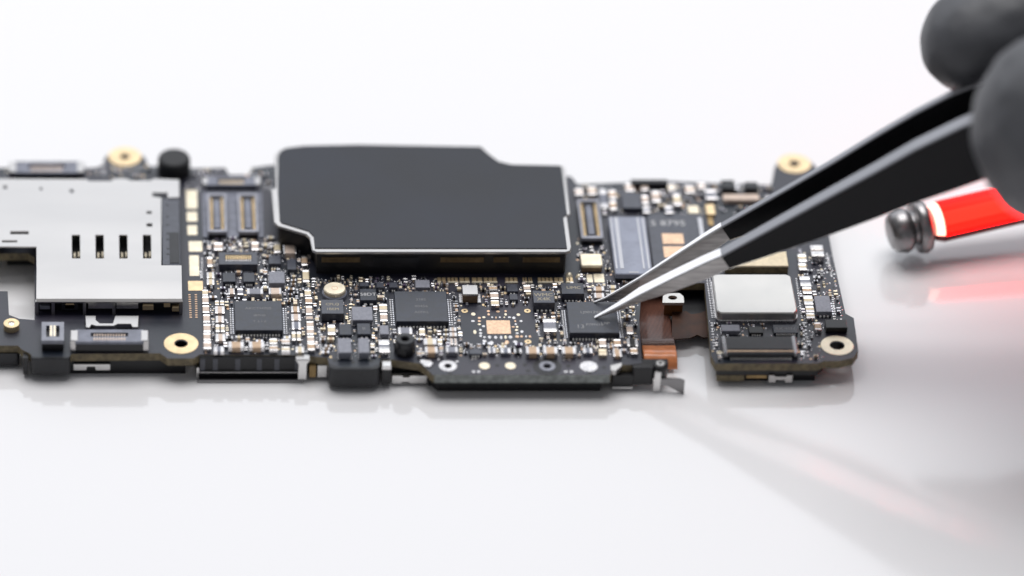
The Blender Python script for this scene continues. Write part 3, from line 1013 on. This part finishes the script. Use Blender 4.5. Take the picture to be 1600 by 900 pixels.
for pl in ([(58, 420), (290, 420), (290, 549), (58, 549)], [(320, 300), (980, 300), (980, 548), (320, 548)], [(1128, 450), (1272, 450), (1276, 560), (1128, 560)], [(910, 300), (1270, 300), (1270, 430), (910, 430)], [(10, 275), (280, 275), (280, 380), (10, 380)]):
    MB().prism(poly(pl, ZB), .0, ZB - 1.004, 'plastic_black').build('under_block', BOARD)  # added black blocks, prop the board and deepen the shadow beneath

# ---- right front end: black block, ringed post, steel arms
f0, f1, g0, g1 = rect(988, 566, 1022, 574, ZB)
MB().prism(rounded(rpoly(f0, f1, g0 - .1, g1 + .3), .3), .75, ZB - .05, 'plastic_black', .08).build('end_block', BOARD)
f0, f1, g0, g1 = rect(1003, 560, 1044, 567, ZB)
MB().box(f0, f1, g0, g1, 1.6, ZB - .03, 'plastic_black', .06).build('end_bar', BOARD)
x, y = at(1032, 568, ZB + .1)
c = MB().lathe([(0, .85), (1.6, .85), (1.75, .75)], 'plastic_black', (x, y, ZB - 1.6)).build('end_post', BOARD)
MB().ring(x, y, .5, .2, ZB + .1, ZB + .2, 'steel', 20, .03).build('eyelet', c)
x0 = at(1022, 575, ZB)[0]; yf = at(1035, 576, ZB)[1]
b_ = upright([(x0, .1), (x0 + .75, .05), (x0 + .8, ZB - .35), (x0 + .1, ZB - .25)], yf - .3, yf - .1, 'steel')
b_.build('steel_arm', BOARD)
x0, x1 = at(1044, 575, ZB)[0], at(1070, 575, ZB)[0]
b_ = MB()
vs = [(x0 - 1.3, yf - .15, .9), (x0, yf - .15, .8), (x1 - .5, yf - .5, .15), (x1, yf - .7, .05), (x1, yf - .7, 1.9), (x1 - .5, yf - .45, 1.95), (x0, yf - .1, 1.75), (x0 - 1.3, yf - .1, 1.7)]
n = 4
front = [(0, 1, 6, 7), (1, 2, 5, 6), (2, 3, 4, 5)]
vs2 = vs + [(a, b + .22, z) for a, b, z in vs]
fs = front + [tuple(i + 8 for i in reversed(f)) for f in front]
bd = [0, 1, 2, 3, 4, 5, 6, 7]
fs += [(bd[(i + 1) % 8], bd[i], bd[i] + 8, bd[(i + 1) % 8] + 8) for i in range(8)]
b_.add(vs2, fs, 'chrome_dark')
b_.build('steel_arm', BOARD)
p = MB().prism(poly([(953, 571), (972, 566), (972, 572), (962, 580), (954, 579)], ZB), ZB - .5, ZB + .02, 'steel_bright', .06).build('edge_clip', BOARD)
f0, f1, g0, g1 = rect(958, 568, 990, 576, ZB)
MB().box(f0, f1, g0, g1 + .6, .7, ZB - 1.0, 'plastic_black').build('edge_block', BOARD)
MB().box(f0, f1, g0 - .1, g0 + .2, .35, .6, 'steel', .04).build('edge_contact', BOARD)

# ---- flex cable and bracket in the gap
x0, x1 = at(1000, 520, 1.9)[0], at(1052, 520, 1.9)[0]
fy = MB()
pts = []
ya, yb = at(1020, 452, .9)[1], at(1020, 547, 2.3)[1]
for i in range(9):
    t = i / 8
    pts.append((ya + (yb - ya) * t, .75 + .45 * t + 1.1 * max(0, t - .62) / .38 * min(1, (1.62 - t))))
yc, zc = pts[-1]
for i in range(1, 9):
    a = i / 8 * 1.5
    pts.append((yc - 1.2 * math.sin(a), zc - 1.25 * (1 - math.cos(a)) - .25 * i / 8))
vs, fs = [], []
NX = 26
for k, (yy, zz) in enumerate(pts):
    t = max(0, (k - 9) / 7)
    for i in range(NX + 1):
        f = i / NX
        xx = x0 + (x1 - x0) * f + .15 * k / len(pts)
        vs.append((xx, yy, zz + .02 * math.sin(f * 9)))
for k in range(len(pts) - 1):
    for i in range(NX):
        a = k * (NX + 1) + i
        fs.append((a, a + NX + 1, a + NX + 2, a + 1))
kf = 7 * NX
fy.add(vs, fs[:kf], 'flex_orange', True)
fy.add(vs, fs[kf:], 'flex_fold', True)
FL = fy.build('flex_cable', BOARD)
sm = FL.modifiers.new('thickness', 'SOLIDIFY'); sm.thickness = .0001; sm.offset = -1
f0, f1, g0, g1 = rect(1055, 443, 1104, 500, .9)
MB().box(f0, f1, g0, g1, .1, .9, 'plastic_black').build('gap_housing', BOARD)
br = [(1050, 486), (1072, 486), (1080, 491), (1094, 489), (1106, 484), (1112, 500), (1112, 527), (1098, 527), (1090, 523), (1078, 528), (1050, 530)]
MB().prism(poly(br, 1.35), 1.2, 1.35, 'flex_brown').build('flex_branch', BOARD)
f0, f1, g0, g1 = rect(1001, 443, 1104, 512, .3)
MB().box(f0, f1, g0, g1, .02, .3, 'plastic_black').build('gap_dark_sheet', BOARD)  # added black sheet, hides the pale table so the gap stays dark
zt = 3.0
t_out = rounded(poly([(1036, 462), (1040, 458), (1062, 458), (1068, 463), (1069, 473), (1035, 473)], zt), .1, 3)
xh, yh = at(1051, 465, zt)
c = MB().slab(t_out, [circle(xh, yh, .52, .42, 18)], zt - .35, zt, 'nickel_can').build('hole_bracket', BOARD)
f0, f1, g0, g1 = rect(1037, 460, 1067, 473, zt - .3)
MB().box(f0 + .05, f1 - .05, g0 + .1, g0 + .35, .7, zt - .5, 'flex_amber', .04).build('bracket_body', c)
MB().box(f0, f1, g0 + .02, g0 + .2, zt - .6, zt - .3, 'nickel_can').build('bracket_lip', c)

# ---- RF cans on the right
zt = ZB + 1.25
cp = [(1113, 430), (1117, 428), (1228, 428), (1236, 431), (1246, 484), (1242, 489), (1126, 489), (1120, 485)]
CAN = MB().prism(rounded(poly(cp, zt), .25, 3), ZB + .25, zt, 'nickel_can', .13).build('shield_can', BOARD)
pl = rounded(poly(cp, zt), .25, 3)
MB().prism(inset(ccw(pl), -.14), ZB, ZB + .28, 'tin', .05).build('flange', CAN)
xs, ys = zip(*pl)
take(min(xs) - .3, max(xs) + .3, min(ys) - .3, max(ys) + .3)
x0, x1, y0, y1 = rect(1132, 392, 1230, 415, ZB + 1.1)
c = MB().box(x0, x1, y0, y1, ZB, ZB + .9, 'pcb_edge', .03).build('stacked_module', BOARD)
MB().box(x0, x1, y0 - .03, y1, ZB + .9, ZB + 1.1, 'ceramic_cream', .05).build('module_lid', c)
take(x0, x1, y0, y1)
# tiny pin columns beside the can
p = MB()
for i in range(24):
    for ua, ub in ((1104.5, 1113), (1244, 1253), (1109, 1116.5)):
        f = i / 23
        x, y = at(ua + (ub - ua) * f, 436 + 60 * f, ZB)
        p.box(x - .1, x + .1, y - .08, y + .08, ZB, ZB + .05, 'tin', .01)
p.build('pin_pads', BOARD, kind='stuff')
# narrow connector at the front right
zt = ZB + .75
x0, x1, y0, y1 = rect(1129, 525, 1245, 553, zt)
c = MB().prism(rounded(rpoly(x0, x1, y0, y1), .35), ZB + .1, zt, 'plastic_dark', .12).build('ribbon_connector', BOARD)
MB().box(x0 + .6, x1 - .6, y0 + .9, y0 + 1.25, zt, zt + .05, 'plastic_black').build('groove', c)
MB().box(x0 + .4, x1 - .4, y0 + .38, y0 + .62, zt - .02, zt + .06, 'ceramic_tan', .03).build('bar', c)
for a in (x0 - .03, x1 - .5):
    MB().prism(rounded(rpoly(a, a + .53, y0 - .05, y1 + .05), .2), ZB, zt + .07, 'chrome_dark', .1).build('end_clip', c)
p = MB()
for i in range(26):
    xx = x0 + .7 + (x1 - x0 - 1.4) * (i + .5) / 26
    p.box(xx - .08, xx + .08, y0 - .35, y0 + .1, ZB, ZB + .35, 'steel', .04)
p.build('pins', c, kind='stuff')
take(x0, x1, y0 - .4, y1)
# raised corner ring details
x, y = at(1124, 551, ZB)
MB().ring(x, y, .3, .12, ZB, ZB + .04, 'gold_pale', 14).build('via_ring', BOARD)

# ---- rings, vias and little pads round the bare chip site
p = MB()
for u, v, w, h_ in ((763, 486.5, 5, 3), (763.5, 491.5, 4, 3.5), (790, 486.5, 4, 3), (790, 491.5, 4, 4), (810, 492, 6, 4), (778, 487, 6, 3), (756, 496, 5, 3), (769, 496, 3, 2.5), (775, 496.5, 2.5, 3), (781, 496, 3, 2.5), (788, 496, 3, 2), (796, 496, 5, 2.5), (803, 497, 5, 4),
                    (749, 497, 5, 3), (749, 502, 5, 3), (749, 507, 5, 2.5), (755.5, 510, 5, 3), (750.5, 516, 4, 4), (751, 521, 5, 3), (751, 525, 4, 4), (742, 519, 5, 6), (739.5, 491, 7, 5), (739, 502, 6, 3),
                    (805, 502, 3, 3), (806, 507, 3.5, 3), (802, 511, 5, 2), (808, 511, 4, 3), (807, 516, 5, 3), (808, 521, 5, 3), (808, 526, 6, 4), (814, 502, 5, 3), (815.5, 518.5, 5, 4), (815, 526, 4, 3), (822, 526, 3, 3), (828, 526, 4, 3),
                    (765, 527, 5, 4.5), (774.5, 527.5, 5, 4.5), (783, 527.5, 4, 5), (790, 527, 4, 5), (797.5, 527, 6, 4.5), (757, 527, 4, 3), (757, 533, 6, 4), (768, 536, 6, 6), (792, 535, 6, 6), (805, 534.5, 7, 4), (775, 519, 0.1, 0.1)):
    x, y = at(u, v, ZB)
    p.prism(circle(x, y, w / 27.4, h_ / 16.1, 10), ZB, ZB + .035, random.choice(('tin', 'gold_pale', 'tin', 'copper_pad')))
p.build('bare_pads', BOARD, kind='stuff')
bx = rect(722, 480, 836, 538, ZB)
for u, v in ((825, 534), (824, 486), (726, 486)):
    x, y = at(u, v, ZB)
    MB().ring(x, y, .38, .14, ZB, ZB + .04, 'gold', 18).build('via_ring', BOARD)
TAKEN.append((bx[0], bx[1], bx[2], bx[3]))
for u, v, r in ((889, 431, .42), (904, 433, .36)):
    x, y = at(u, v, ZB)
    MB().dome(x, y, ZB, r, .4, 'gold_pale', n=14).build('solder_ball', BOARD)

# ---- fill the free ground between the chips with small passives, solder joints and vias
zones = [((320, 446), (998, 558), 620), ((322, 372), (484, 446), 150), ((902, 372), (1000, 446), 50), ((1104, 500), (1290, 562), 55), ((1246, 392), (1316, 500), 50), ((900, 288), (1205, 335), 60), ((285, 266), (425, 300), 25), ((488, 436), (690, 450), 60), ((10, 256), (270, 278), 30)]
count = {'capacitor': 0, 'resistor': 0}
for (ua, va), (ub, vb), n in zones:
    for k in range(n):
        for trial in range(6):
            u, v = random.uniform(ua, ub), random.uniform(va, vb)
            x, y = at(u, v, ZB)
            big = random.random()
            L, W = (.80, .46) if big < .3 else (.60, .34) if big < .75 else (.46, .28)
            ax = random.choice('xy')
            w, d = (L, W) if ax == 'x' else (W, L)
            if not free(x - w / 2 - .03, x + w / 2 + .03, y - d / 2 - .03, y + d / 2 + .03):
                continue
            if not all(inside(x + a * (w / 2 + .25), y + b * (d / 2 + .25)) for a in (-1, 1) for b in (-1, 1)):
                continue
            name = 'capacitor' if random.random() < .55 else 'resistor'
            if count[name] >= (190 if name == 'capacitor' else 285):
                break
            count[name] += 1
            body = random.choice((P, T, CR, B_, CR)) if name == 'capacitor' else random.choice(('plastic_black', 'epoxy_grey', 'plastic_black', 'ceramic_brown', 'epoxy_purple'))
            passive(name, body, x - w / 2, x + w / 2, y - d / 2, y + d / 2, random.uniform(.24, .42) * (1 if L < .7 else 1.2), ax, random.choice(('tin', 'solder', 'tin', 'tin', 'solder', 'gold_pale')), random.choice((.24, .3)))
            break
p = MB(); q = MB(); vb_ = MB()
for (ua, va), (ub, vb), n in zones:
    for k in range(n * 6):
        u, v = random.uniform(ua, ub), random.uniform(va, vb)
        x, y = at(u, v, ZB)
        r = random.uniform(.07, .16)
        if not free(x - r, x + r, y - r, y + r) or not inside(x + .2, y + .2) or not inside(x - .2, y - .25):
            continue
        if random.random() < .55:
            p.dome(x, y, ZB, r, r * .8, 'solder', r * random.uniform(.8, 1.4))
        elif random.random() < .7:
            q.prism(circle(x, y, r * 1.1, r * random.uniform(.8, 1.6), 7), ZB, ZB + .02, random.choice(('tin', 'gold_pale', 'gold', 'copper_pad')))
        else:
            vb_.prism(circle(x, y, r, r, 8), ZB, ZB + .012, 'plastic_black')
        take(x - r * .8, x + r * .8, y - r * .8, y + r * .8)
p.build('solder_joints', BOARD, kind='stuff')
q.build('test_points', BOARD, kind='stuff')
vb_.build('vias', BOARD, kind='stuff')
# rows of fine pads (long thin columns seen between the parts)
p = MB()
for u0, v0, u1, v1, n in ((313, 424, 315, 436, 8), (315.5, 404, 315.5, 436, 12), (495.5, 434, 497, 456, 12), (499, 505, 502, 552, 16), (709, 458, 711, 505, 12), (296, 461, 298, 496, 11), (306, 461, 307, 496, 11), (840, 498, 842, 524, 9), (1301, 462, 1303, 490, 10), (1293, 400, 1299, 430, 12), (586, 478, 588, 506, 10), (547, 476, 548, 500, 8), (1258, 505, 1262, 556, 10), (1255, 505, 1257, 556, 9), (1112, 505, 1116, 545, 10)):
    for i in range(n):
        f = i / (n - 1)
        x, y = at(u0 + (u1 - u0) * f, v0 + (v1 - v0) * f, ZB)
        p.box(x - .14, x + .14, y - .09, y + .09, ZB, ZB + .05, 'copper_pad' if u0 in (296, 306) else 'tin', .015)
p.build('pad_rows', BOARD, kind='stuff')

# ------------------------------------------------------------------ tweezers
YT = at(929, 497, ZB + 1.05)[1]
near = [(929, 497, 498.6), (945, 489.6, 494.2), (965, 480, 488), (1000, 461, 474), (1050, 436, 459), (1100, 412, 440), (1135, 396.5, 424), (1200, 361, 403), (1300, 306, 370), (1370, 268, 345), (1430, 234, 322), (1500, 200, 299), (1560, 174, 278), (1650, 138, 247), (1800, 84, 192), (2000, 20, 110), (2200, -42, 26), (2420, -110, -40)]
farv = [477, 466, 455, 435, 403, 371, 351, 314, 256, 213, 178, 147, 121, 85, 42, -6, -60, -112]
TW = empty('tweezers', (at(929, 497, ZB + 1)[0], YT, ZB + 1.0), 'black coated tweezers with bare steel tips held by the gloved fingers', 'tweezers')


def y_near(u):
    d = 2.4 + 4.6 * max(0, (min(u, 1560) - 929) / 570) ** .75
    if u > 1560: d -= (u - 1560) / 860 * 4.6
    return YT - .1 - (d - 2.4) / 2


nst, fst = [], []
for i, (u, vt, vb) in enumerate(near):
    th = .42 + 1.28 * min(1, (u - 929) / 75) + .3 * min(1, max(0, u - 1135) / 300)
    tf = .3 + .75 * min(1, (u - 929) / 200)
    yn = y_near(u)
    x, z1 = at_y(u, vt, yn)
    x2, z0 = at_y(u, vb, yn)
    nst.append((x, z0, z1, yn, yn + th))
    if u < 1500:
        yf_ = at(u, farv[i], z1 if u > 935 else 3.8)[1]
    else:
        yf_ = yn + th + 4.6 - max(0, u - 1500) / 920 * 4.4
    xf = at(u, farv[i], z1)[0] if u < 1500 else x
    zf1 = z1 if u > 935 else z0 + .12
    need = {945: .5, 965: 1.45, 1000: 2.1, 1050: 2.7, 1100: 2.9}.get(u, 0)
    fst.append((xf, min(z0, zf1 - need), zf1, yf_, yf_ + tf))


def arm(stations, m, name, parent, slant=(0, 0), inward=1):
    mb = MB(); vs = []; k = 8
    for i, (x, z0, z1, ya, yb) in enumerate(stations):
        b = min(.16, (z1 - z0) * .3, (yb - ya) * .3)
        sl = slant[0] if i == 0 else slant[1] if i == len(stations) - 1 else 0
        nb = stations[i + 1] if i + 1 < len(stations) else stations[i - 1]
        s1, s0 = (nb[2] - z1) / (nb[0] - x), (nb[1] - z0) / (nb[0] - x)
        wd = (2.7 if inward > 0 else .5) * min(1, max(0, (z1 - z0 - 1.5) / 3.5))          # added thickness along the lower inner edge, widens the red reflection
        wa, wb = (0, wd) if inward > 0 else (-wd, 0)
        for y, z in ((ya + wa, z0 + b), (ya, z1 - b), (ya + b, z1), (yb - b, z1), (yb, z1 - b), (yb + wb, z0 + b), (yb - b + wb, z0), (ya + b + wa, z0)):
            f = (z - z0) / (z1 - z0)
            dx = sl * (.5 - f)
            vs.append((x + dx, y, z + dx * (s0 + (s1 - s0) * f) * (sl != 0)))
    fs = []
    for i in range(len(stations) - 1):
        for j in range(k):
            a, b = i * k + j, i * k + (j + 1) % k
            fs.append((a, b, b + k, a + k))
    fs.append(tuple(reversed(range(k)))); fs.append(tuple(range(len(vs) - k, len(vs))))
    fs = [tuple(reversed(f)) for f in fs]
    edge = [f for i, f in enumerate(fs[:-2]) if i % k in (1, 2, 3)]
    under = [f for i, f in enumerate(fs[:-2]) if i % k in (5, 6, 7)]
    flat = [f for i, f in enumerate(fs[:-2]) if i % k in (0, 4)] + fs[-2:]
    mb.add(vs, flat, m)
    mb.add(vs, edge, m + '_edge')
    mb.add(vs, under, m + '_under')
    return mb.build(name, parent)


for st in (nst, fst):
    arm(st[:7], 'tweezer_steel', 'tip', TW, (0, 1.1), 1 if st is nst else -1)
    arm(st[6:], 'tweezer_coat', 'arm', TW, (1.1, 0), 1 if st is nst else -1)

# ------------------------------------------------------------------ gloved hand (one continuous surface)


def W3(u, v, y):
    x, z = at_y(u, v, y)
    return Vector((x, y, z))


y_n = y_near(1600)
thumb = [(W3(1680, 199, y_n - 9.6), 11.3), (W3(1740, 178, y_n - 10.0), 10.4), (W3(1900, 120, y_n - 12.5), 10.2), (W3(2060, 70, y_n - 15), 11.2), (W3(2400, 10, y_n - 14), 14.5), (W3(2800, -60, y_n - 2), 19)]
y_f2 = fst[12][4]
index = [(W3(1526, 63, y_f2 + 5.6), 6.3), (W3(1556, 52, y_f2 + 6.0), 6.75), (W3(1572, 46, y_f2 + 6.2), 6.35), (W3(1588, 41, y_f2 + 6.4), 6.95), (W3(1640, 24, y_f2 + 7.2), 7.3), (W3(1700, 8, y_f2 + 8.5), 7.6), (W3(1830, -75, y_f2 + 11), 8.0), (W3(2060, -190, y_f2 + 13), 8.6), (W3(2420, -170, y_f2 + 14), 10.5), (W3(2800, -110, y_f2 + 8), 16)]
# middle, ring and little finger are curled further right
GP0, GP1 = Vector((*at(1452, 350, 20.5), 20.5)), Vector((*at(1620, 311, 24.0), 24.0))
grip = GP0 + (GP1 - GP0).normalized() * 28
SD0, SD1 = Vector((*at(1452, 350, 4.1), 4.1)), Vector((*at(1620, 311, 5.3), 5.3))
sdir = (SD1 - SD0).normalized()
hold = SD0 + sdir * 27                       # where ring and little finger hold the penlight
middle = [(grip + Vector((1, 2, 9.5)), 6.6), (grip + Vector((8, 9, 9)), 7.2), (grip + Vector((24, 17, 12)), 7.8), (grip + Vector((42, 16, 22)), 8.6), (W3(2500, -20, y_f2 + 6), 12), (W3(2850, -60, y_f2 + 2), 17)]
ring_f = [(hold + Vector((2, 1, 8.2)), 6.2), (hold + Vector((9, 4, 11)), 6.9), (hold + Vector((24, 4, 17)), 7.4), (grip + Vector((50, 12, 12)), 8.2), (W3(2600, 60, y_f2), 12), (W3(2880, 0, y_f2), 16)]
little = [(hold + Vector((6, -7.6, 1)), 5.5), (hold + Vector((13, -8, 3)), 6.0), (hold + Vector((28, -6, 9)), 6.5), (grip + Vector((56, 2, 4)), 7.4), (W3(2700, 110, y_f2 - 6), 12), (W3(2900, 60, y_f2 - 6), 16)]
palm = [(W3(2560, -40, y_f2 - 2), 16), (W3(2800, -40, y_f2), 21), (W3(3100, -120, y_f2 + 4), 24), (W3(3400, -220, y_f2 + 8), 25), (W3(3800, -380, y_f2 + 14), 27)]
bm = bmesh.new()
o_h = Vector((W3(2000, 60, y_n)))
base = bmesh.new()
bmesh.ops.create_icosphere(base, subdivisions=3, radius=1.0)
bverts = [v.co.copy() for v in base.verts]
bfaces = [[v.index for v in f.verts] for f in base.faces]
base.free()
hv, hf = [], []
for ch in (thumb, index, middle, ring_f, little, palm):
    for i in range(len(ch) - 1):
        (p0, r0), (p1, r1) = ch[i], ch[i + 1]
        n = max(2, int((p1 - p0).length / (min(r0, r1) * .14)))
        for k in range(n + (i == len(ch) - 2)):
            t = k / n
            c_, r_ = p0.lerp(p1, t), r0 + (r1 - r0) * t
            o = len(hv)
            hv += [((c_ + b * r_ - o_h) * MM) for b in bverts]
            hf += [[j + o for j in f] for f in bfaces]
me = bpy.data.meshes.new('gloved_hand')
me.from_pydata([tuple(v) for v in hv], [], hf)
me.materials.append(MATS['glove'])
HAND = bpy.data.objects.new('gloved_hand', me)
COL.objects.link(HAND)
place(HAND, o_h)
rm = HAND.modifiers.new('remesh', 'REMESH'); rm.mode = 'VOXEL'; rm.voxel_size = .0007; rm.use_smooth_shade = True
sm = HAND.modifiers.new('smooth', 'SMOOTH'); sm.factor = .5; sm.iterations = 6
tx = bpy.data.textures.new('glove_folds', 'CLOUDS'); tx.noise_scale = .007; tx.noise_depth = 2
dm = HAND.modifiers.new('folds', 'DISPLACE'); dm.texture = tx; dm.texture_coords = 'LOCAL'; dm.strength = .0009; dm.mid_level = .5
tx2 = bpy.data.textures.new('glove_creases', 'STUCCI'); tx2.noise_scale = .0022
dm2 = HAND.modifiers.new('creases', 'DISPLACE'); dm2.texture = tx2; dm2.texture_coords = 'LOCAL'; dm2.strength = .00014; dm2.mid_level = .5
HAND['label'] = 'hand in a matte black glove pinching the tweezers at the right edge'
HAND['category'] = 'gloved hand'

# ------------------------------------------------------------------ red penlight, with its glow added


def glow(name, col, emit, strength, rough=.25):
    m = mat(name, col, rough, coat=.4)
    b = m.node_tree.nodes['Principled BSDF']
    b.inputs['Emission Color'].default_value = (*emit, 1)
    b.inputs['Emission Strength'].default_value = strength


glow('red_tube', (0.30, 0.003, 0.002), (1.0, 0.0008, 0.0003), 10.0, .5)  # added glow, graded in bands so the upper side looks lit
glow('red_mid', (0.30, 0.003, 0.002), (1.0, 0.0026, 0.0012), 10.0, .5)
glow('red_highlight', (0.30, 0.003, 0.002), (1.0, 0.0055, 0.0028), 10.0, .5)  # painted highlight along the tube, slightly more orange
glow('glow_ring', (0.6, 0.3, 0.25), (1.0, 0.36, 0.27), 4.0)  # bright highlight at the tube's end, put in as a glow
for k in ('red_tube', 'red_mid', 'red_highlight'):
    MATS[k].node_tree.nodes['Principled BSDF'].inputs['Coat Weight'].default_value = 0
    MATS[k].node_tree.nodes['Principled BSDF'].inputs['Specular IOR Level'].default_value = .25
mat('red_shade', (0.20, 0.010, 0.010), 0.35, coat=0.3)  # shade of the underside put into a darker red
SD = empty('penlight', tuple(SD0), 'red tube of a penlight, glow added, with grey metal head, below the tweezers beside the glove', 'penlight')


def glow_tube(prof, lit, strip, shell, n=64):
    """tube with an added glow on its upper side and a shaded underside in darker red"""
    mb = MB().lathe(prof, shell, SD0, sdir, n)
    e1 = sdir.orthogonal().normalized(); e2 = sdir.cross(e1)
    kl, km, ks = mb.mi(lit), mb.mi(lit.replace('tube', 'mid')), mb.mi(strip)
    aim = Vector((0, -.72, .69))  # the painted highlight band is turned this way
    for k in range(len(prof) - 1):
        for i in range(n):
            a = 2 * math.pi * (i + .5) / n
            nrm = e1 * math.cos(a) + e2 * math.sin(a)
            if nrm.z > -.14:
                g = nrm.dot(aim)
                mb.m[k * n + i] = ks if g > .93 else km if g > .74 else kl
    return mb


glow_tube([(1.1, 2.0), (1.25, 2.42), (40, 2.42), (40.2, 2.2)], 'red_tube', 'red_highlight', 'red_shade').build('barrel', SD)
glow_tube([(.1, 1.6), (.2, 2.0), (1.12, 2.35), (1.2, 1.9)], 'glow_ring', 'glow_ring', 'red_shade').build('glow_ring', SD)
MB().lathe([(40.1, 2.3), (40.2, 2.6), (46, 2.6), (46.4, 2.2)], 'penlight_metal', SD0, sdir, 48).build('tail_cap', SD)
MB().lathe([(-1.9, 2.7), (-1.7, 3.1), (-1.0, 3.25), (-.5, 3.0), (-.3, 2.2), (.15, 2.0)], 'penlight_metal', SD0, sdir, 40).build('collar', SD)
MB().lathe([(-4.9, 1.2), (-4.75, 1.9), (-4.3, 2.4), (-3.3, 2.7), (-2.7, 2.5), (-2.4, 1.9), (-1.95, 1.9), (-1.85, 2.3)], 'penlight_metal', SD0, sdir, 40).build('head', SD)
